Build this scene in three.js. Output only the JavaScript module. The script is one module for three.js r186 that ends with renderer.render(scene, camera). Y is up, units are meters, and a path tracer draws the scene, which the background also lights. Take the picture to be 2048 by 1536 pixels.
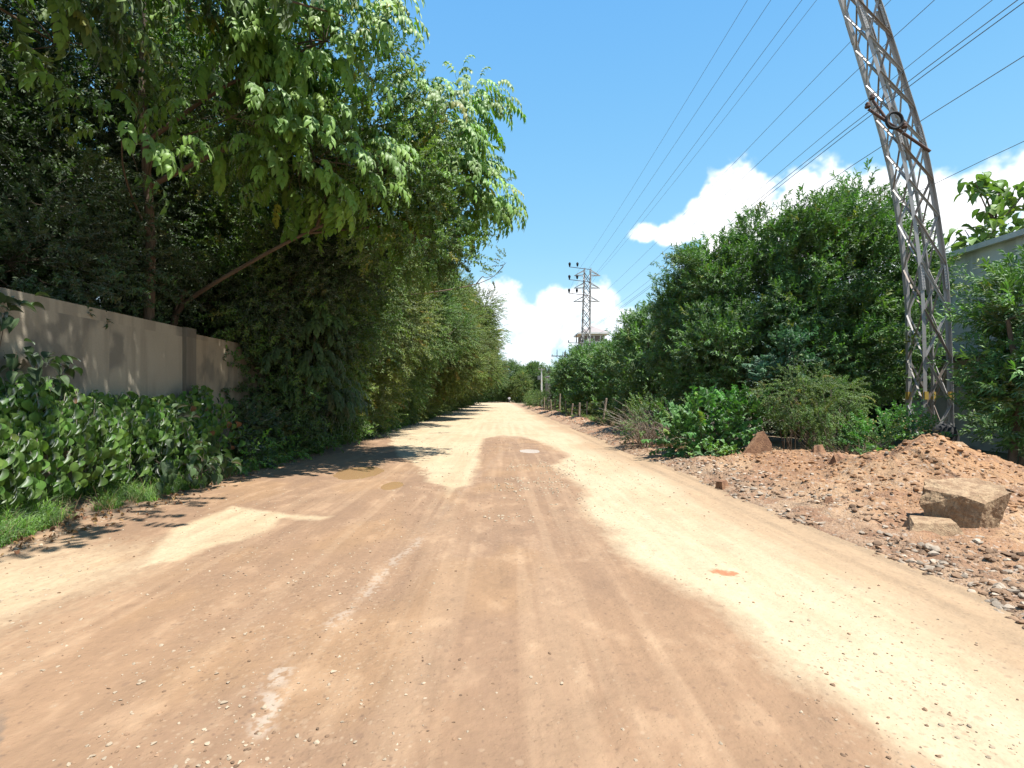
import * as THREE from 'three';
import { mergeGeometries } from 'three/addons/utils/BufferGeometryUtils.js';
import { ConvexGeometry } from 'three/addons/geometries/ConvexGeometry.js';
import { MarchingCubes } from 'three/addons/objects/MarchingCubes.js';

// ------------------------------------------------------------------ camera, sky, sun, exposure
const scene = new THREE.Scene();
const camera = new THREE.PerspectiveCamera(75.05, 4 / 3, 0.1, 4000);
camera.position.set(0, 1.5, 0);
camera.lookAt(0, 1.5, -10);
camera.setViewOffset(2048, 1536, 24, -27, 2048, 1536);   // lens shift: the road's vanishing point sits a little off centre
camera.updateProjectionMatrix();

const renderer = new THREE.WebGLRenderer({ antialias: true });
renderer.setSize(1024, 768);
renderer.toneMapping = THREE.LinearToneMapping;
renderer.toneMappingExposure = 2.15;
renderer.shadowMap.enabled = true;

const sun = new THREE.DirectionalLight(new THREE.Color().setRGB(1, 0.965, 0.9), 5);
sun.position.set(34, 100, 20);
sun.target.position.set(0, 0, -20);
sun.position.add(sun.target.position);
sun.castShadow = true;
sun.shadow.camera.left = -60; sun.shadow.camera.right = 60; sun.shadow.camera.top = 90; sun.shadow.camera.bottom = -90;
sun.shadow.camera.near = 1; sun.shadow.camera.far = 300; sun.shadow.mapSize.set(4096, 4096);
sun.name = 'sun';
scene.add(sun, sun.target);

// ------------------------------------------------------------------ random numbers and noise
function rng(seed) {
  let s = seed >>> 0;
  return () => { s = (s + 0x6d2b79f5) >>> 0; let t = s; t = Math.imul(t ^ (t >>> 15), t | 1); t ^= t + Math.imul(t ^ (t >>> 7), t | 61); return ((t ^ (t >>> 14)) >>> 0) / 4294967296; };
}
const PERM = new Uint8Array(512), VAL = new Float32Array(256);
{ const r = rng(77), p = [...Array(256).keys()]; for (let i = 255; i > 0; i--) { const j = Math.floor(r() * (i + 1)); [p[i], p[j]] = [p[j], p[i]]; } for (let i = 0; i < 512; i++) PERM[i] = p[i & 255]; for (let i = 0; i < 256; i++) VAL[i] = r(); }
function noise(x, y) {          // value noise, 0..1
  const xi = Math.floor(x), yi = Math.floor(y); let fx = x - xi, fy = y - yi;
  fx = fx * fx * (3 - 2 * fx); fy = fy * fy * (3 - 2 * fy);
  const a = PERM[xi & 255], b = PERM[(xi + 1) & 255], y0 = yi & 255, y1 = (yi + 1) & 255;
  const v00 = VAL[PERM[a + y0]], v10 = VAL[PERM[b + y0]], v01 = VAL[PERM[a + y1]], v11 = VAL[PERM[b + y1]];
  return (v00 + (v10 - v00) * fx) * (1 - fy) + (v01 + (v11 - v01) * fx) * fy;
}
function fbm(x, y, oct = 4, gain = 0.5) { let s = 0, a = 1, n = 0; for (let i = 0; i < oct; i++) { s += a * noise(x + i * 17.3, y - i * 9.1); n += a; a *= gain; x *= 2.03; y *= 2.03; } return s / n; }
function noise3(x, y, z) { return (noise(x + z * 3.17, y - z * 1.7) + noise(y + 31.4 + x * 0.37, z + 5.2 - x * 0.61) + noise(z - 11.7 + y * 0.43, x + 40.1)) / 3; }
const clamp = (v, a = 0, b = 1) => Math.min(b, Math.max(a, v));
const sstep = (a, b, v) => { const t = clamp((v - a) / (b - a)); return t * t * (3 - 2 * t); };
const lerp = (a, b, t) => a + (b - a) * t;
const mix3 = (a, b, t) => [lerp(a[0], b[0], t), lerp(a[1], b[1], t), lerp(a[2], b[2], t)];
const toSRGB = (v) => 255 * (v <= 0.0031308 ? 12.92 * v : 1.055 * Math.pow(Math.min(v, 1), 1 / 2.4) - 0.055);
const SRGB_LUT = new Uint8Array(4097); for (let i = 0; i <= 4096; i++) SRGB_LUT[i] = Math.round(toSRGB(i / 4096));

// ------------------------------------------------------------------ sky: blue air, banks of fair-weather cumulus low over the horizon
{
  const W = 4096, H = 2048, data = new Float32Array(W * H * 4), R = Math.PI / 180;
  // clumps of cumulus: [azimuth in degrees to the right of the road, elevation, radius]
  const puffs = [
    [16.3, 17.4, 1.6], [18.3, 17.0, 1.5], [20.5, 17.2, 2.4], [22.3, 18.4, 2.5], [24.6, 19.7, 3.2], [27.0, 18.9, 3.4], [28.2, 16, 4.5], [25, 14, 5], [31.0, 19.3, 3.2], [33.2, 18.7, 3.4], [35.6, 16.8, 3.6], [33, 14, 6], [37.6, 15.8, 3.4], [39.6, 15.8, 3.6], [38, 13, 6], [42.2, 14.5, 5], [41.6, 16.2, 3.0], [43.9, 16.8, 2.4], [46, 16, 3.2], [49, 14, 4], [52, 15, 4],
    [6.3, 11.0, 2.6], [8.8, 10.4, 3.0], [11.0, 9.6, 3.0], [13.0, 8.2, 3.0], [9, 7, 3.6], [5.2, 7.2, 3.2], [2.2, 8.6, 2.6], [0.2, 11.6, 2.2], [1.0, 9.6, 2.6], [-2, 11, 3], [15.5, 6.6, 3], [12, 5, 4], [3, 5, 4], [-3, 6, 5],
    [-9, 9, 5], [-15, 12, 5], [-20, 10, 6], [-27, 13, 5], [-34, 10, 6], [-41, 12, 6],
  ];
  const r = rng(5);
  for (let az = 62; az < 318; az += 5.5) { const e = 9 + 9 * r(), k = 3 + Math.floor(r() * 4); for (let i = 0; i < k; i++) puffs.push([az + (r() - 0.5) * 14, e + (r() - 0.5) * 5, 2.2 + r() * 3.2]); }
  const bins = Array.from({ length: 360 }, () => []);
  for (const p of puffs) for (let k = -14; k <= 14; k++) bins[((Math.round(p[0]) + k) % 360 + 360) % 360].push(p);
  for (let j = 0; j < H; j++) {
    const el = ((j + 0.5) / H - 0.5) * 180;
    const t = clamp(el / 90), ce = Math.max(Math.cos(el * R), 0.05);
    const up = Math.max(el, 0), low = Math.exp(-up / 8);
    const air = [0.045 + 0.215 * Math.exp(-up / 22) + 0.11 * low, 0.152 + 0.315 * Math.exp(-up / 28) + 0.06 * low, 0.405 + 0.13 * Math.exp(-up / 30) + 0.02 * low];
    for (let i = 0; i < W; i++) {
      // u = 0.5 + atan2(z, x) / 2 pi; the road runs to -z
      const phi = ((i + 0.5) / W - 0.5) * 360; let az = phi + 90; az = ((az + 180) % 360 + 360) % 360 - 180;
      let c = 0, shade = 0;
      if (el > -1 && el < 36) {
        let d = -1, edge = 0;
        for (const p of bins[((Math.round(az) % 360) + 360) % 360]) {
          let da = az - p[0]; if (da > 180) da -= 360; if (da < -180) da += 360;
          const q = Math.hypot(da * ce, (el - p[1]) * (el < p[1] ? 1.5 : 1.05)) / p[2];
          if (1 - q > d) { d = 1 - q; edge = p[1]; }
        }
        if (d > -0.8) {
          const n = fbm(az * 0.42 + 50, el * 0.46 + 20, 7, 0.56), n2 = fbm(az * 0.12 + 9, el * 0.3, 3);
          const v = d + (n - 0.5) * 1.45;
          c = sstep(-0.04, 0.50, v);
          c *= lerp(0.62, 1, sstep(7, 15, el)) * (0.84 + 0.3 * n2);
          shade = sstep(0.2, 1.0, d) * sstep(2, -4, el - edge) * (0.4 + 0.9 * (1 - n));
        }
        const haze = 0.30 * sstep(17, 2, el) * fbm(az * 0.05 + 3, el * 0.22 + 7, 4);
        c = clamp(c + haze * (1 - c));
      }
      const b = 0.68 - 0.09 * shade, o = (j * W + i) * 4;
      data[o] = lerp(air[0], b * 0.985, c); data[o + 1] = lerp(air[1], b * 0.995, c); data[o + 2] = lerp(air[2], b * 1.02, c); data[o + 3] = 1;
    }
  }
  const sky = new THREE.DataTexture(data, W, H, THREE.RGBAFormat, THREE.FloatType);
  sky.mapping = THREE.EquirectangularReflectionMapping; sky.magFilter = THREE.LinearFilter; sky.minFilter = THREE.LinearFilter; sky.needsUpdate = true;
  scene.background = sky; scene.environment = sky;
}

// ------------------------------------------------------------------ helpers
const V = (x, y, z) => new THREE.Vector3(x, y, z);
const taken = new Map();
function numbered(name) { const n = taken.get(name) || 0; taken.set(name, n + 1); return n ? `${name}_${String(n).padStart(3, '0')}` : name; }
function shadows(o) { o.castShadow = true; o.receiveShadow = true; return o; }
function tag(o, label, category, group, kind) { o.userData.label = label; if (category) o.userData.category = category; if (group) o.userData.group = group; if (kind) o.userData.kind = kind; return o; }
function thing(name, label, category, pos = [0, 0, 0], group) { const o = new THREE.Group(); o.name = numbered(name); o.position.set(...pos); tag(o, label, category, group); scene.add(o); return o; }
function part(name, geo, mat, parent) { const m = shadows(new THREE.Mesh(geo, mat)); m.name = name; parent.add(m); return m; }
function single(name, label, category, geo, mat, group, kind) { const m = shadows(new THREE.Mesh(geo, mat)); m.name = numbered(name); tag(m, label, category, group, kind); scene.add(m); return m; }
function structure(name, geo, mat) { const m = shadows(new THREE.Mesh(geo, mat)); m.name = numbered(name); m.userData.kind = 'structure'; scene.add(m); return m; }
function copies(name, geo, mat, list, parent, kind = 'stuff') {      // list: [matrix, colour]
  const m = shadows(new THREE.InstancedMesh(geo, mat, list.length)); m.name = name;
  list.forEach(([mx, col], i) => { m.setMatrixAt(i, mx); if (col) m.setColorAt(i, col); });
  m.userData.kind = kind; parent.add(m); return m;
}
const std = (r, g, b, rough = 0.9, extra = {}) => new THREE.MeshStandardMaterial({ color: new THREE.Color().setRGB(r, g, b), roughness: rough, side: THREE.DoubleSide, ...extra });
const leafMat = (r, g, b, coat = 0.5, tr = 0.42) => new THREE.MeshPhysicalMaterial({ color: new THREE.Color().setRGB(r, g, b), roughness: 0.95, transmission: tr, thickness: 0, clearcoat: coat, clearcoatRoughness: 0.42, side: THREE.DoubleSide });
function colorTexture(w, h, f, repeat) {
  const d = new Uint8Array(w * h * 4);
  for (let j = 0; j < h; j++) for (let i = 0; i < w; i++) { const c = f((i + 0.5) / w, (j + 0.5) / h), o = (j * w + i) * 4; for (let k = 0; k < 3; k++) d[o + k] = SRGB_LUT[Math.round(clamp(c[k]) * 4096)]; d[o + 3] = 255; }
  const t = new THREE.DataTexture(d, w, h, THREE.RGBAFormat); t.colorSpace = THREE.SRGBColorSpace; t.magFilter = THREE.LinearFilter; t.minFilter = THREE.LinearFilter;
  t.wrapS = t.wrapT = repeat ? THREE.RepeatWrapping : THREE.ClampToEdgeWrapping; t.needsUpdate = true; return t;
}
function greyTexture(w, h, f, repeat) {
  const d = new Uint8Array(w * h * 4);
  for (let j = 0; j < h; j++) for (let i = 0; i < w; i++) { const c = Math.round(255 * clamp(f((i + 0.5) / w, (j + 0.5) / h))), o = (j * w + i) * 4; d[o] = d[o + 1] = d[o + 2] = c; d[o + 3] = 255; }
  const t = new THREE.DataTexture(d, w, h, THREE.RGBAFormat); t.magFilter = THREE.LinearFilter; t.minFilter = THREE.LinearFilter;
  t.wrapS = t.wrapT = repeat ? THREE.RepeatWrapping : THREE.ClampToEdgeWrapping; t.needsUpdate = true; return t;
}
function tube(pts, radii, radial = 6, seg) {      // a swept, tapering limb; uv in metres
  const curve = new THREE.CatmullRomCurve3(pts), n = seg || Math.max(2, (pts.length - 1) * 4), fr = curve.computeFrenetFrames(n, false), L = curve.getLength();
  const pos = [], uv = [], idx = [], nor = [];
  for (let i = 0; i <= n; i++) {
    const t = i / n, p = curve.getPoint(t), k = t * (radii.length - 1), a = Math.min(Math.floor(k), radii.length - 2), r = lerp(radii[a], radii[a + 1], k - a);
    for (let j = 0; j <= radial; j++) {
      const an = (j / radial) * Math.PI * 2, cx = Math.cos(an), sy = Math.sin(an);
      const d = fr.normals[i].clone().multiplyScalar(cx).addScaledVector(fr.binormals[i], sy);
      pos.push(p.x + d.x * r, p.y + d.y * r, p.z + d.z * r); nor.push(d.x, d.y, d.z); uv.push((j / radial) * 6.28 * radii[0], t * L);
      if (i < n && j < radial) { const o = i * (radial + 1) + j; idx.push(o, o + 1, o + radial + 1, o + 1, o + radial + 2, o + radial + 1); }
    }
  }
  const g = new THREE.BufferGeometry(); g.setAttribute('position', new THREE.Float32BufferAttribute(pos, 3)); g.setAttribute('normal', new THREE.Float32BufferAttribute(nor, 3)); g.setAttribute('uv', new THREE.Float32BufferAttribute(uv, 2)); g.setIndex(idx); return g;
}
const box = (w, h, d, x = 0, y = 0, z = 0) => { const g = new THREE.BoxGeometry(w, h, d); g.translate(x, y, z); return g; };
function basis(pos, z, up, s = 1) {                // matrix whose z axis follows z and whose y axis leans to up
  const Z = z.clone().normalize(), X = up.clone().cross(Z); if (X.lengthSq() < 1e-6) X.set(1, 0, 0); X.normalize(); const Y = Z.clone().cross(X);
  return new THREE.Matrix4().makeBasis(X.multiplyScalar(s), Y.multiplyScalar(s), Z.multiplyScalar(s)).setPosition(pos);
}
// collects leaves; each leaf lies along +z of its matrix, upper side to +y
class Leaves {
  constructor() { this.p = []; this.i = []; }
  leaf(m, len, wid, o = {}) {
    const prof = o.profile || [0.85, 0.75], fold = o.fold ?? 0.25, droop = o.droop ?? 0.2, n = prof.length, base = this.p.length / 3, v = V(0, 0, 0);
    const put = (x, y, z) => { v.set(x, y, z).applyMatrix4(m); this.p.push(v.x, v.y, v.z); };
    const w0 = o.base || 0; let k0;
    const at = (t) => [Math.sin(t * droop * 1.4) * -len * t * 0.7, len * t * Math.cos(t * droop * 0.7)];
    put(0, 0, 0);
    prof.forEach((w, k) => { const t = (k + 1) / (n + 1), [y, z] = at(t), h = w * wid / 2; put(-h, y + fold * h, z); put(0, y, z); put(h, y + fold * h, z); });
    { const [y, z] = at(1); put(0, y, z); }
    const I = this.i, tip = base + 1 + 3 * n;
    I.push(base, base + 2, base + 1, base, base + 3, base + 2);
    for (let k = 0; k < n - 1; k++) { const a = base + 1 + 3 * k, b = a + 3; I.push(a, a + 1, b, a + 1, b + 1, b, a + 1, a + 2, b + 1, a + 2, b + 2, b + 1); }
    const a = tip - 3; I.push(a, a + 1, tip, a + 1, a + 2, tip);
  }
  blade(m, pts, w) {      // a strip of grass through points, narrowing to the tip
    const base = this.p.length / 3, v = V(0, 0, 0);
    pts.forEach((q, k) => { const h = w * (1 - k / (pts.length - 0.6)) / 2; for (const s of [-1, 1]) { v.set(q[0] + s * h, q[1], q[2]).applyMatrix4(m); this.p.push(v.x, v.y, v.z); } if (k) { const a = base + 2 * k - 2; this.i.push(a, a + 1, a + 2, a + 1, a + 3, a + 2); } });
  }
  stem(m, pts, r) { const g = tube(pts.map((p) => V(...p)), [r, r * 0.4], 3, pts.length * 2); g.applyMatrix4(m); const b = this.p.length / 3; this.p.push(...g.attributes.position.array); for (const k of g.index.array) this.i.push(k + b); }
  build() { const g = new THREE.BufferGeometry(); g.setAttribute('position', new THREE.Float32BufferAttribute(this.p, 3)); g.setIndex(this.i); g.computeVertexNormals(); return g; }
}
const ID = new THREE.Matrix4();

// ------------------------------------------------------------------ the lie of the land (x across, d metres down the road)
const PUDDLES = [   // x, d, half width, half length
  [-2.88, 10.15, 0.40, 0.75], [-1.86, 8.65, 0.17, 0.36], [0.86, 14.2, 0.22, 0.42], [0.36, 2.5, 0.085, 0.1]];
const MOUNDS = [    // x, d, height, half width, half length
  [7.25, 8.3, 0.56, 1.25, 1.0], [6.6, 7.5, 0.18, 0.9, 0.9], [6.4, 10.0, 0.27, 1.2, 0.7], [5.0, 10.6, 0.16, 1.3, 0.7], [5.6, 7.2, 0.15, 1.2, 1.2], [5.6, 5.6, 0.04, 0.9, 0.9], [7.4, 6.2, 0.10, 1.4, 1.2],
  [4.7, 20, 0.20, 0.7, 4], [4.6, 29, 0.22, 0.6, 4], [4.7, 42, 0.25, 0.7, 6], [4.6, 60, 0.25, 0.8, 7], [4.4, 82, 0.3, 0.9, 8]];
function roadEdge(d) { return 3.25 + 0.28 * (fbm(d * 0.45, 4.2, 3) - 0.5) * 2 + 0.12 * (noise(d * 2.1, 8) - 0.5); }
function bank(x, d) {
  let h = 0; const e = roadEdge(d), s = sstep(e, e + 0.7, x);
  for (const [mx, md, mh, rx, rd] of MOUNDS) { const q = ((x - mx) / rx) ** 2 + ((d - md) / rd) ** 2; if (q < 9) h += mh * Math.exp(-q); }
  const lump = fbm(x * 1.7 + 3, d * 1.7, 4) - 0.42, fine = fbm(x * 7 + 1, d * 7, 3) - 0.5;
  h = h * (1 + lump * 0.5) + s * (0.05 + 0.16 * Math.max(lump, -0.1) + 0.05 * fine) * sstep(11.5, 7, x);
  return h * s;
}
function height(x, d) {
  let h = 0.03 * (fbm(x * 0.5 + 20, d * 0.25, 3) - 0.5) + 0.016 * (fbm(x * 3, d * 2.2 + 9, 3) - 0.5) + 0.011 * (fbm(x * 9 + 4, d * 6, 3, 0.6) - 0.5) * sstep(40, 8, d);
  for (const [px, pd, rx, rd] of PUDDLES) { const q = ((x - px) / (rx * 1.25)) ** 2 + ((d - pd) / (rd * 1.25)) ** 2; if (q < 6) h -= (rx > 0.1 ? 0.05 : 0.02) * Math.exp(-q * q); }
  for (const rx of [-1.05, 0.55]) h -= 0.03 * Math.exp(-(((x - rx - 0.12 * Math.sin(d * 0.35)) / 0.22) ** 2)) * fbm(d * 0.4, rx * 9, 2);
  if (x < 3.2 && d < 30) h += 0.016 * (fbm(x * 6.5 + 6, d * 0.5 + 0.4 * Math.sin(x * 2), 3, 0.6) - 0.5) * sstep(-4.5, -3, x);
  h += 0.12 * sstep(-5.2, -5.9, x) + 0.05 * sstep(-5.0, -5.5, x) * (fbm(x * 3, d * 3, 3) - 0.4);
  if (x > 2.8) h += bank(x, d);
  return h;
}
function sheet(xs, ds, h, uv) {
  const nx = xs.length, nd = ds.length, pos = new Float32Array(nx * nd * 3), uvs = new Float32Array(nx * nd * 2), idx = [];
  for (let j = 0; j < nd; j++) for (let i = 0; i < nx; i++) {
    const o = j * nx + i; pos[o * 3] = xs[i]; pos[o * 3 + 1] = h(xs[i], ds[j]); pos[o * 3 + 2] = -ds[j]; const [u, v] = uv(xs[i], ds[j]); uvs[o * 2] = u; uvs[o * 2 + 1] = v;
    if (i < nx - 1 && j < nd - 1) idx.push(o, o + 1, o + nx, o + 1, o + nx + 1, o + nx);
  }
  const g = new THREE.BufferGeometry(); g.setAttribute('position', new THREE.BufferAttribute(pos, 3)); g.setAttribute('uv', new THREE.BufferAttribute(uvs, 2)); g.setIndex(idx); g.computeVertexNormals(); return g;
}
const range = (a, b, step) => { const n = Math.max(1, Math.round((b - a) / step)); return Array.from({ length: n + 1 }, (_, i) => lerp(a, b, i / n)); };

// ------------------------------------------------------------------ soil: damp laterite where water stood, pale dry dust elsewhere
const DAMP_EDGE = [[2.0, 1.72], [2.42, 1.74], [2.73, 1.61], [3.23, 1.61], [3.6, 1.59], [3.85, 1.47], [4.13, 1.43], [4.62, 1.32], [4.87, 1.21], [5.84, 1.23], [6.64, 1.14], [7.98, 1.40], [9.32, 1.29], [10.95, 1.18], [12.9, 1.87], [14.5, 1.7], [16.85, 1.47], [19.5, 0.78], [20.2, -0.3], [20.8, -3]];
const DUST_RIGHT = [[7.3, -0.80], [7.9, -0.78], [8.3, -0.70], [8.57, -0.51], [10.2, -0.47], [14.15, -0.58], [18.3, -0.6], [21, 0.5]];
const DUST_LEFT = [[7.3, -0.74], [7.9, -0.86], [8.5, -0.9], [8.93, -1.33], [10.7, -1.63], [12.2, -2.3], [14, -3.0], [21, -4.6]];
const DUST_PATCH = [[-3.68, 6.88], [-2.66, 6.40], [-2.11, 6.32], [-2.21, 6.12], [-2.7, 6.2], [-2.59, 5.73], [-2.65, 5.24], [-2.92, 4.95], [-2.98, 4.59], [-3.2, 4.45], [-3.75, 5.73], [-3.68, 6.49]];
const along = (table, d) => { if (d <= table[0][0]) return table[0][1]; for (let i = 1; i < table.length; i++) if (d <= table[i][0]) return lerp(table[i - 1][1], table[i][1], (d - table[i - 1][0]) / (table[i][0] - table[i - 1][0])); return table[table.length - 1][1]; };
function insidePoly(poly, x, y) {      // signed distance, > 0 inside
  let c = false, m = 9; for (let i = 0, j = poly.length - 1; i < poly.length; j = i++) {
    const [xi, yi] = poly[i], [xj, yj] = poly[j]; if ((yi > y) !== (yj > y) && x < ((xj - xi) * (y - yi)) / (yj - yi) + xi) c = !c;
    const t = clamp(((x - xi) * (xj - xi) + (y - yi) * (yj - yi)) / ((xj - xi) ** 2 + (yj - yi) ** 2)); m = Math.min(m, Math.hypot(x - xi - t * (xj - xi), y - yi - t * (yj - yi)));
  } return c ? m : -m;
}
const DAMP = [0.200, 0.120, 0.067], DAMP2 = [0.178, 0.107, 0.062], DUST = [0.345, 0.266, 0.168], DUST2 = [0.285, 0.203, 0.116], LITTER = [0.10, 0.068, 0.042];
function speck(x, d, cell, chance) {   // small stones lying in the soil: [how much stone, its tone]
  const xi = Math.floor(x / cell), di = Math.floor(d / cell); let best = 0, tone = 0;
  for (let a = -1; a <= 1; a++) for (let b = -1; b <= 1; b++) {
    const h = PERM[(PERM[(xi + a) & 255] + (di + b)) & 255], h2 = VAL[(h + 71) & 255], h3 = VAL[(h + 13) & 255], h4 = VAL[(h + 151) & 255];
    if (VAL[h] > chance) continue;
    const r = cell * (0.12 + 0.3 * h4), dx = x - (xi + a + 0.2 + 0.6 * h2) * cell, dd = d - (di + b + 0.2 + 0.6 * h3) * cell, q = 1 - Math.hypot(dx, dd * (0.7 + h2 * 0.6)) / r;
    if (q > best) { best = q; tone = VAL[(h + 37) & 255]; }
  }
  return [sstep(0, 0.3, best), tone];
}
function dampness(x, d) {
  const wob = (fbm(x * 1.6, d * 1.1 + 4, 4) - 0.5) * 0.5 + (fbm(x * 8, d * 4.5, 5, 0.62) - 0.5) * 0.34;
  let w = sstep(-0.14, 0.22, along(DAMP_EDGE, d) + wob * 0.5 - x) * sstep(21, 18.5, d + wob * 3);
  if (d > 6.8) { const k = d > 9 ? 1 : 0.4; w *= 1 - sstep(-0.10, 0.14, Math.min(along(DUST_RIGHT, d) - x + wob * 0.35 * k, x - along(DUST_LEFT, d) + wob * 0.9 * k)); }
  w *= 1 - 0.9 * sstep(-0.07, 0.09, insidePoly(DUST_PATCH, x + wob * 0.3, d - wob * 0.35));
  w *= 1 - 0.75 * sstep(-2.55, -3.9, x + wob * 1.6) * sstep(5.8, 4.2, d + wob * 2);
  return clamp(w + (w > 0.02 && w < 0.98 ? 0.35 * (fbm(x * 30, d * 18, 3) - 0.5) : 0));
}
function soil(x, d, fine) {
  const n1 = fbm(x * 0.8 + 5, d * 0.45, 4), n2 = fbm(x * 5, d * 3 + 2, 4), n3 = fbm(x * 26, d * 22, 3), streak = fbm(x * 6.5 + 40, d * 0.28, 4);
  const w = dampness(x, d);
  let damp = mix3(DAMP, DAMP2, sstep(0.35, 0.65, n1)); damp = mix3(damp, [0.235, 0.138, 0.066], 0.4 * sstep(0.55, 0.75, fbm(x * 1.3 + 9, d * 0.7 + 3, 3)));
  damp = mix3(damp, [0.285, 0.188, 0.112], 0.34 * sstep(0.54, 0.78, streak) + 0.3 * sstep(0.62, 0.8, n2));
  let dust = mix3(DUST, DUST2, 0.55 * sstep(0.45, 0.72, n1 * 0.5 + streak * 0.5));
  const e = roadEdge(d); dust = mix3(dust, [0.245, 0.158, 0.088], 0.8 * sstep(e - 0.9, e - 0.05, x + 0.5 * (n2 - 0.5) + 0.5 * (n1 - 0.5)));
  let c = mix3(dust, damp, w);
  const tread = fbm(x * 21 + 6, d * 0.9 + 0.4 * Math.sin(x * 3), 3), k = 0.74 + 0.28 * n2 + 0.20 * n3 + 0.14 * tread; c = [c[0] * k, c[1] * k, c[2] * k];
  const verge = sstep(-4.6, -5.3, x + 1.1 * (n2 - 0.5)); c = mix3(c, mix3(LITTER, [0.17, 0.12, 0.078], n2), verge * (d < 24 ? 1 : 0.6));
  if (fine) {
    const many = sstep(0.42, 0.62, fbm(x * 1.1 + 30, d * 0.8, 3));
    let [q, t] = speck(x + 0.02 * n2, d + 0.03 * n3, 0.024, 0.06 + 0.24 * many); c = mix3(c, t > 0.8 ? [0.10, 0.06, 0.038] : mix3([0.20, 0.122, 0.068], [0.34, 0.26, 0.175], t), 0.5 * q);
    [q, t] = speck(x + 7.7, d + 3.3, 0.055, 0.05 + 0.14 * many); c = mix3(c, t > 0.8 ? [0.10, 0.06, 0.04] : mix3([0.23, 0.15, 0.09], [0.36, 0.27, 0.18], t), 0.28 * q);
    // lime that leaked in a broken line, and a smear of brick-red powder
    const lx = d < 3.2 ? lerp(-1.13, -1.19, (d - 2) / 0.7) : lerp(-1.09, -0.86, (d - 3.4) / 2.05), ld = Math.abs(x - lx - 0.16 * (fbm(d * 3, 7, 3) - 0.5) - 0.03 * (n2 - 0.5));
    const lim = sstep(0.11, 0.0, ld) * sstep(0.50, 0.60, fbm(x * 34, d * 26, 5, 0.65) + 0.10 * sstep(0.06, 0.0, ld)) * (d < 2.8 ? 0.5 * sstep(0.3, 0.6, noise(d * 9.3, x * 6 + 3)) : d > 3.2 && d < 5.6 ? 0.32 * sstep(0.3, 0.7, noise(d * 4.1, 9)) : 0.06);
    c = mix3(c, [0.40, 0.36, 0.30], 0.85 * lim);
    const rq = Math.hypot((x - 1.92 + 0.5 * (d - 4.26)) / 0.13, (d - 4.26) / 0.11) + 1.5 * (fbm(x * 17, d * 15, 4, 0.6) - 0.5); c = mix3(c, [0.36, 0.095, 0.035], 0.85 * sstep(1.05, 0.45, rq));
    const tar = Math.abs(x + 2.33 - 0.33 * (2.33 - d) / 0.2 * 0.5) ; c = mix3(c, [0.09, 0.075, 0.06], 0.6 * sstep(0.05, 0.01, tar + 0.05 * (n3 - 0.5)) * sstep(2.5, 2.2, d));
  }
  return c;
}
const RX0 = -9.5, RX1 = 4.4;
function soilMaterial(x0, x1, d0, d1, w, h, color, bumpScale, bumpRep) {
  const map = colorTexture(w, h, (u, v) => color(lerp(x0, x1, u), lerp(d0, d1, v)));
  const m = new THREE.MeshStandardMaterial({ map, roughness: 0.93, side: THREE.DoubleSide });
  m.bumpMap = GRIT.clone(); m.bumpMap.repeat.set((x1 - x0) / bumpRep, (d1 - d0) / bumpRep); m.bumpMap.needsUpdate = true; m.bumpScale = bumpScale;
  return m;
}
// a repeating square of coarse grit (bump only): wraps by blending opposite edges
const GRIT = greyTexture(1024, 1024, (u, v) => {
  const f = (a, b) => 0.62 * fbm(a * 11, b * 11, 6, 0.66) + 0.28 * fbm(a * 70, b * 70, 3) + 0.10 * speck(a * 2, b * 2, 0.03, 0.3)[0];
  const wu = sstep(0.85, 1, u), wv = sstep(0.85, 1, v); const a = lerp(f(u, v), f(u - 1, v), wu), b = lerp(f(u, v - 1), f(u - 1, v - 1), wu); return lerp(a, b, wv);
}, true);
const roadUV = (d0, d1) => (x, d) => [(x - RX0) / (RX1 - RX0), (d - d0) / (d1 - d0)];
const roadH = (x, d) => height(x, d) - 0.12 * sstep(roadEdge(d) + 0.25, roadEdge(d) + 0.7, x);
structure('dirt_road', sheet(range(RX0, RX1, 0.055), range(-4, 9, 0.05), roadH, roadUV(-4, 9)), soilMaterial(RX0, RX1, -4, 9, 2048, 2048, (x, d) => soil(x, d, true), 0.016, 1.9));
structure('dirt_road', sheet(range(RX0, RX1, 0.09), range(9, 30, 0.12), roadH, roadUV(9, 30)), soilMaterial(RX0, RX1, 9, 30, 2048, 2048, (x, d) => soil(x, d, true), 0.014, 1.6));
structure('dirt_road', sheet(range(RX0, RX1, 0.25), range(30, 200, 0.8), roadH, roadUV(30, 200)), soilMaterial(RX0, RX1, 30, 200, 512, 2048, (x, d) => soil(x, d, false), 0.02, 3));
structure('dirt_road', sheet(range(RX0, RX1, 0.5), range(-40, -4, 0.8), roadH, roadUV(-40, -4)), soilMaterial(RX0, RX1, -40, -4, 512, 512, (x, d) => soil(x, d, false), 0.02, 3));

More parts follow.
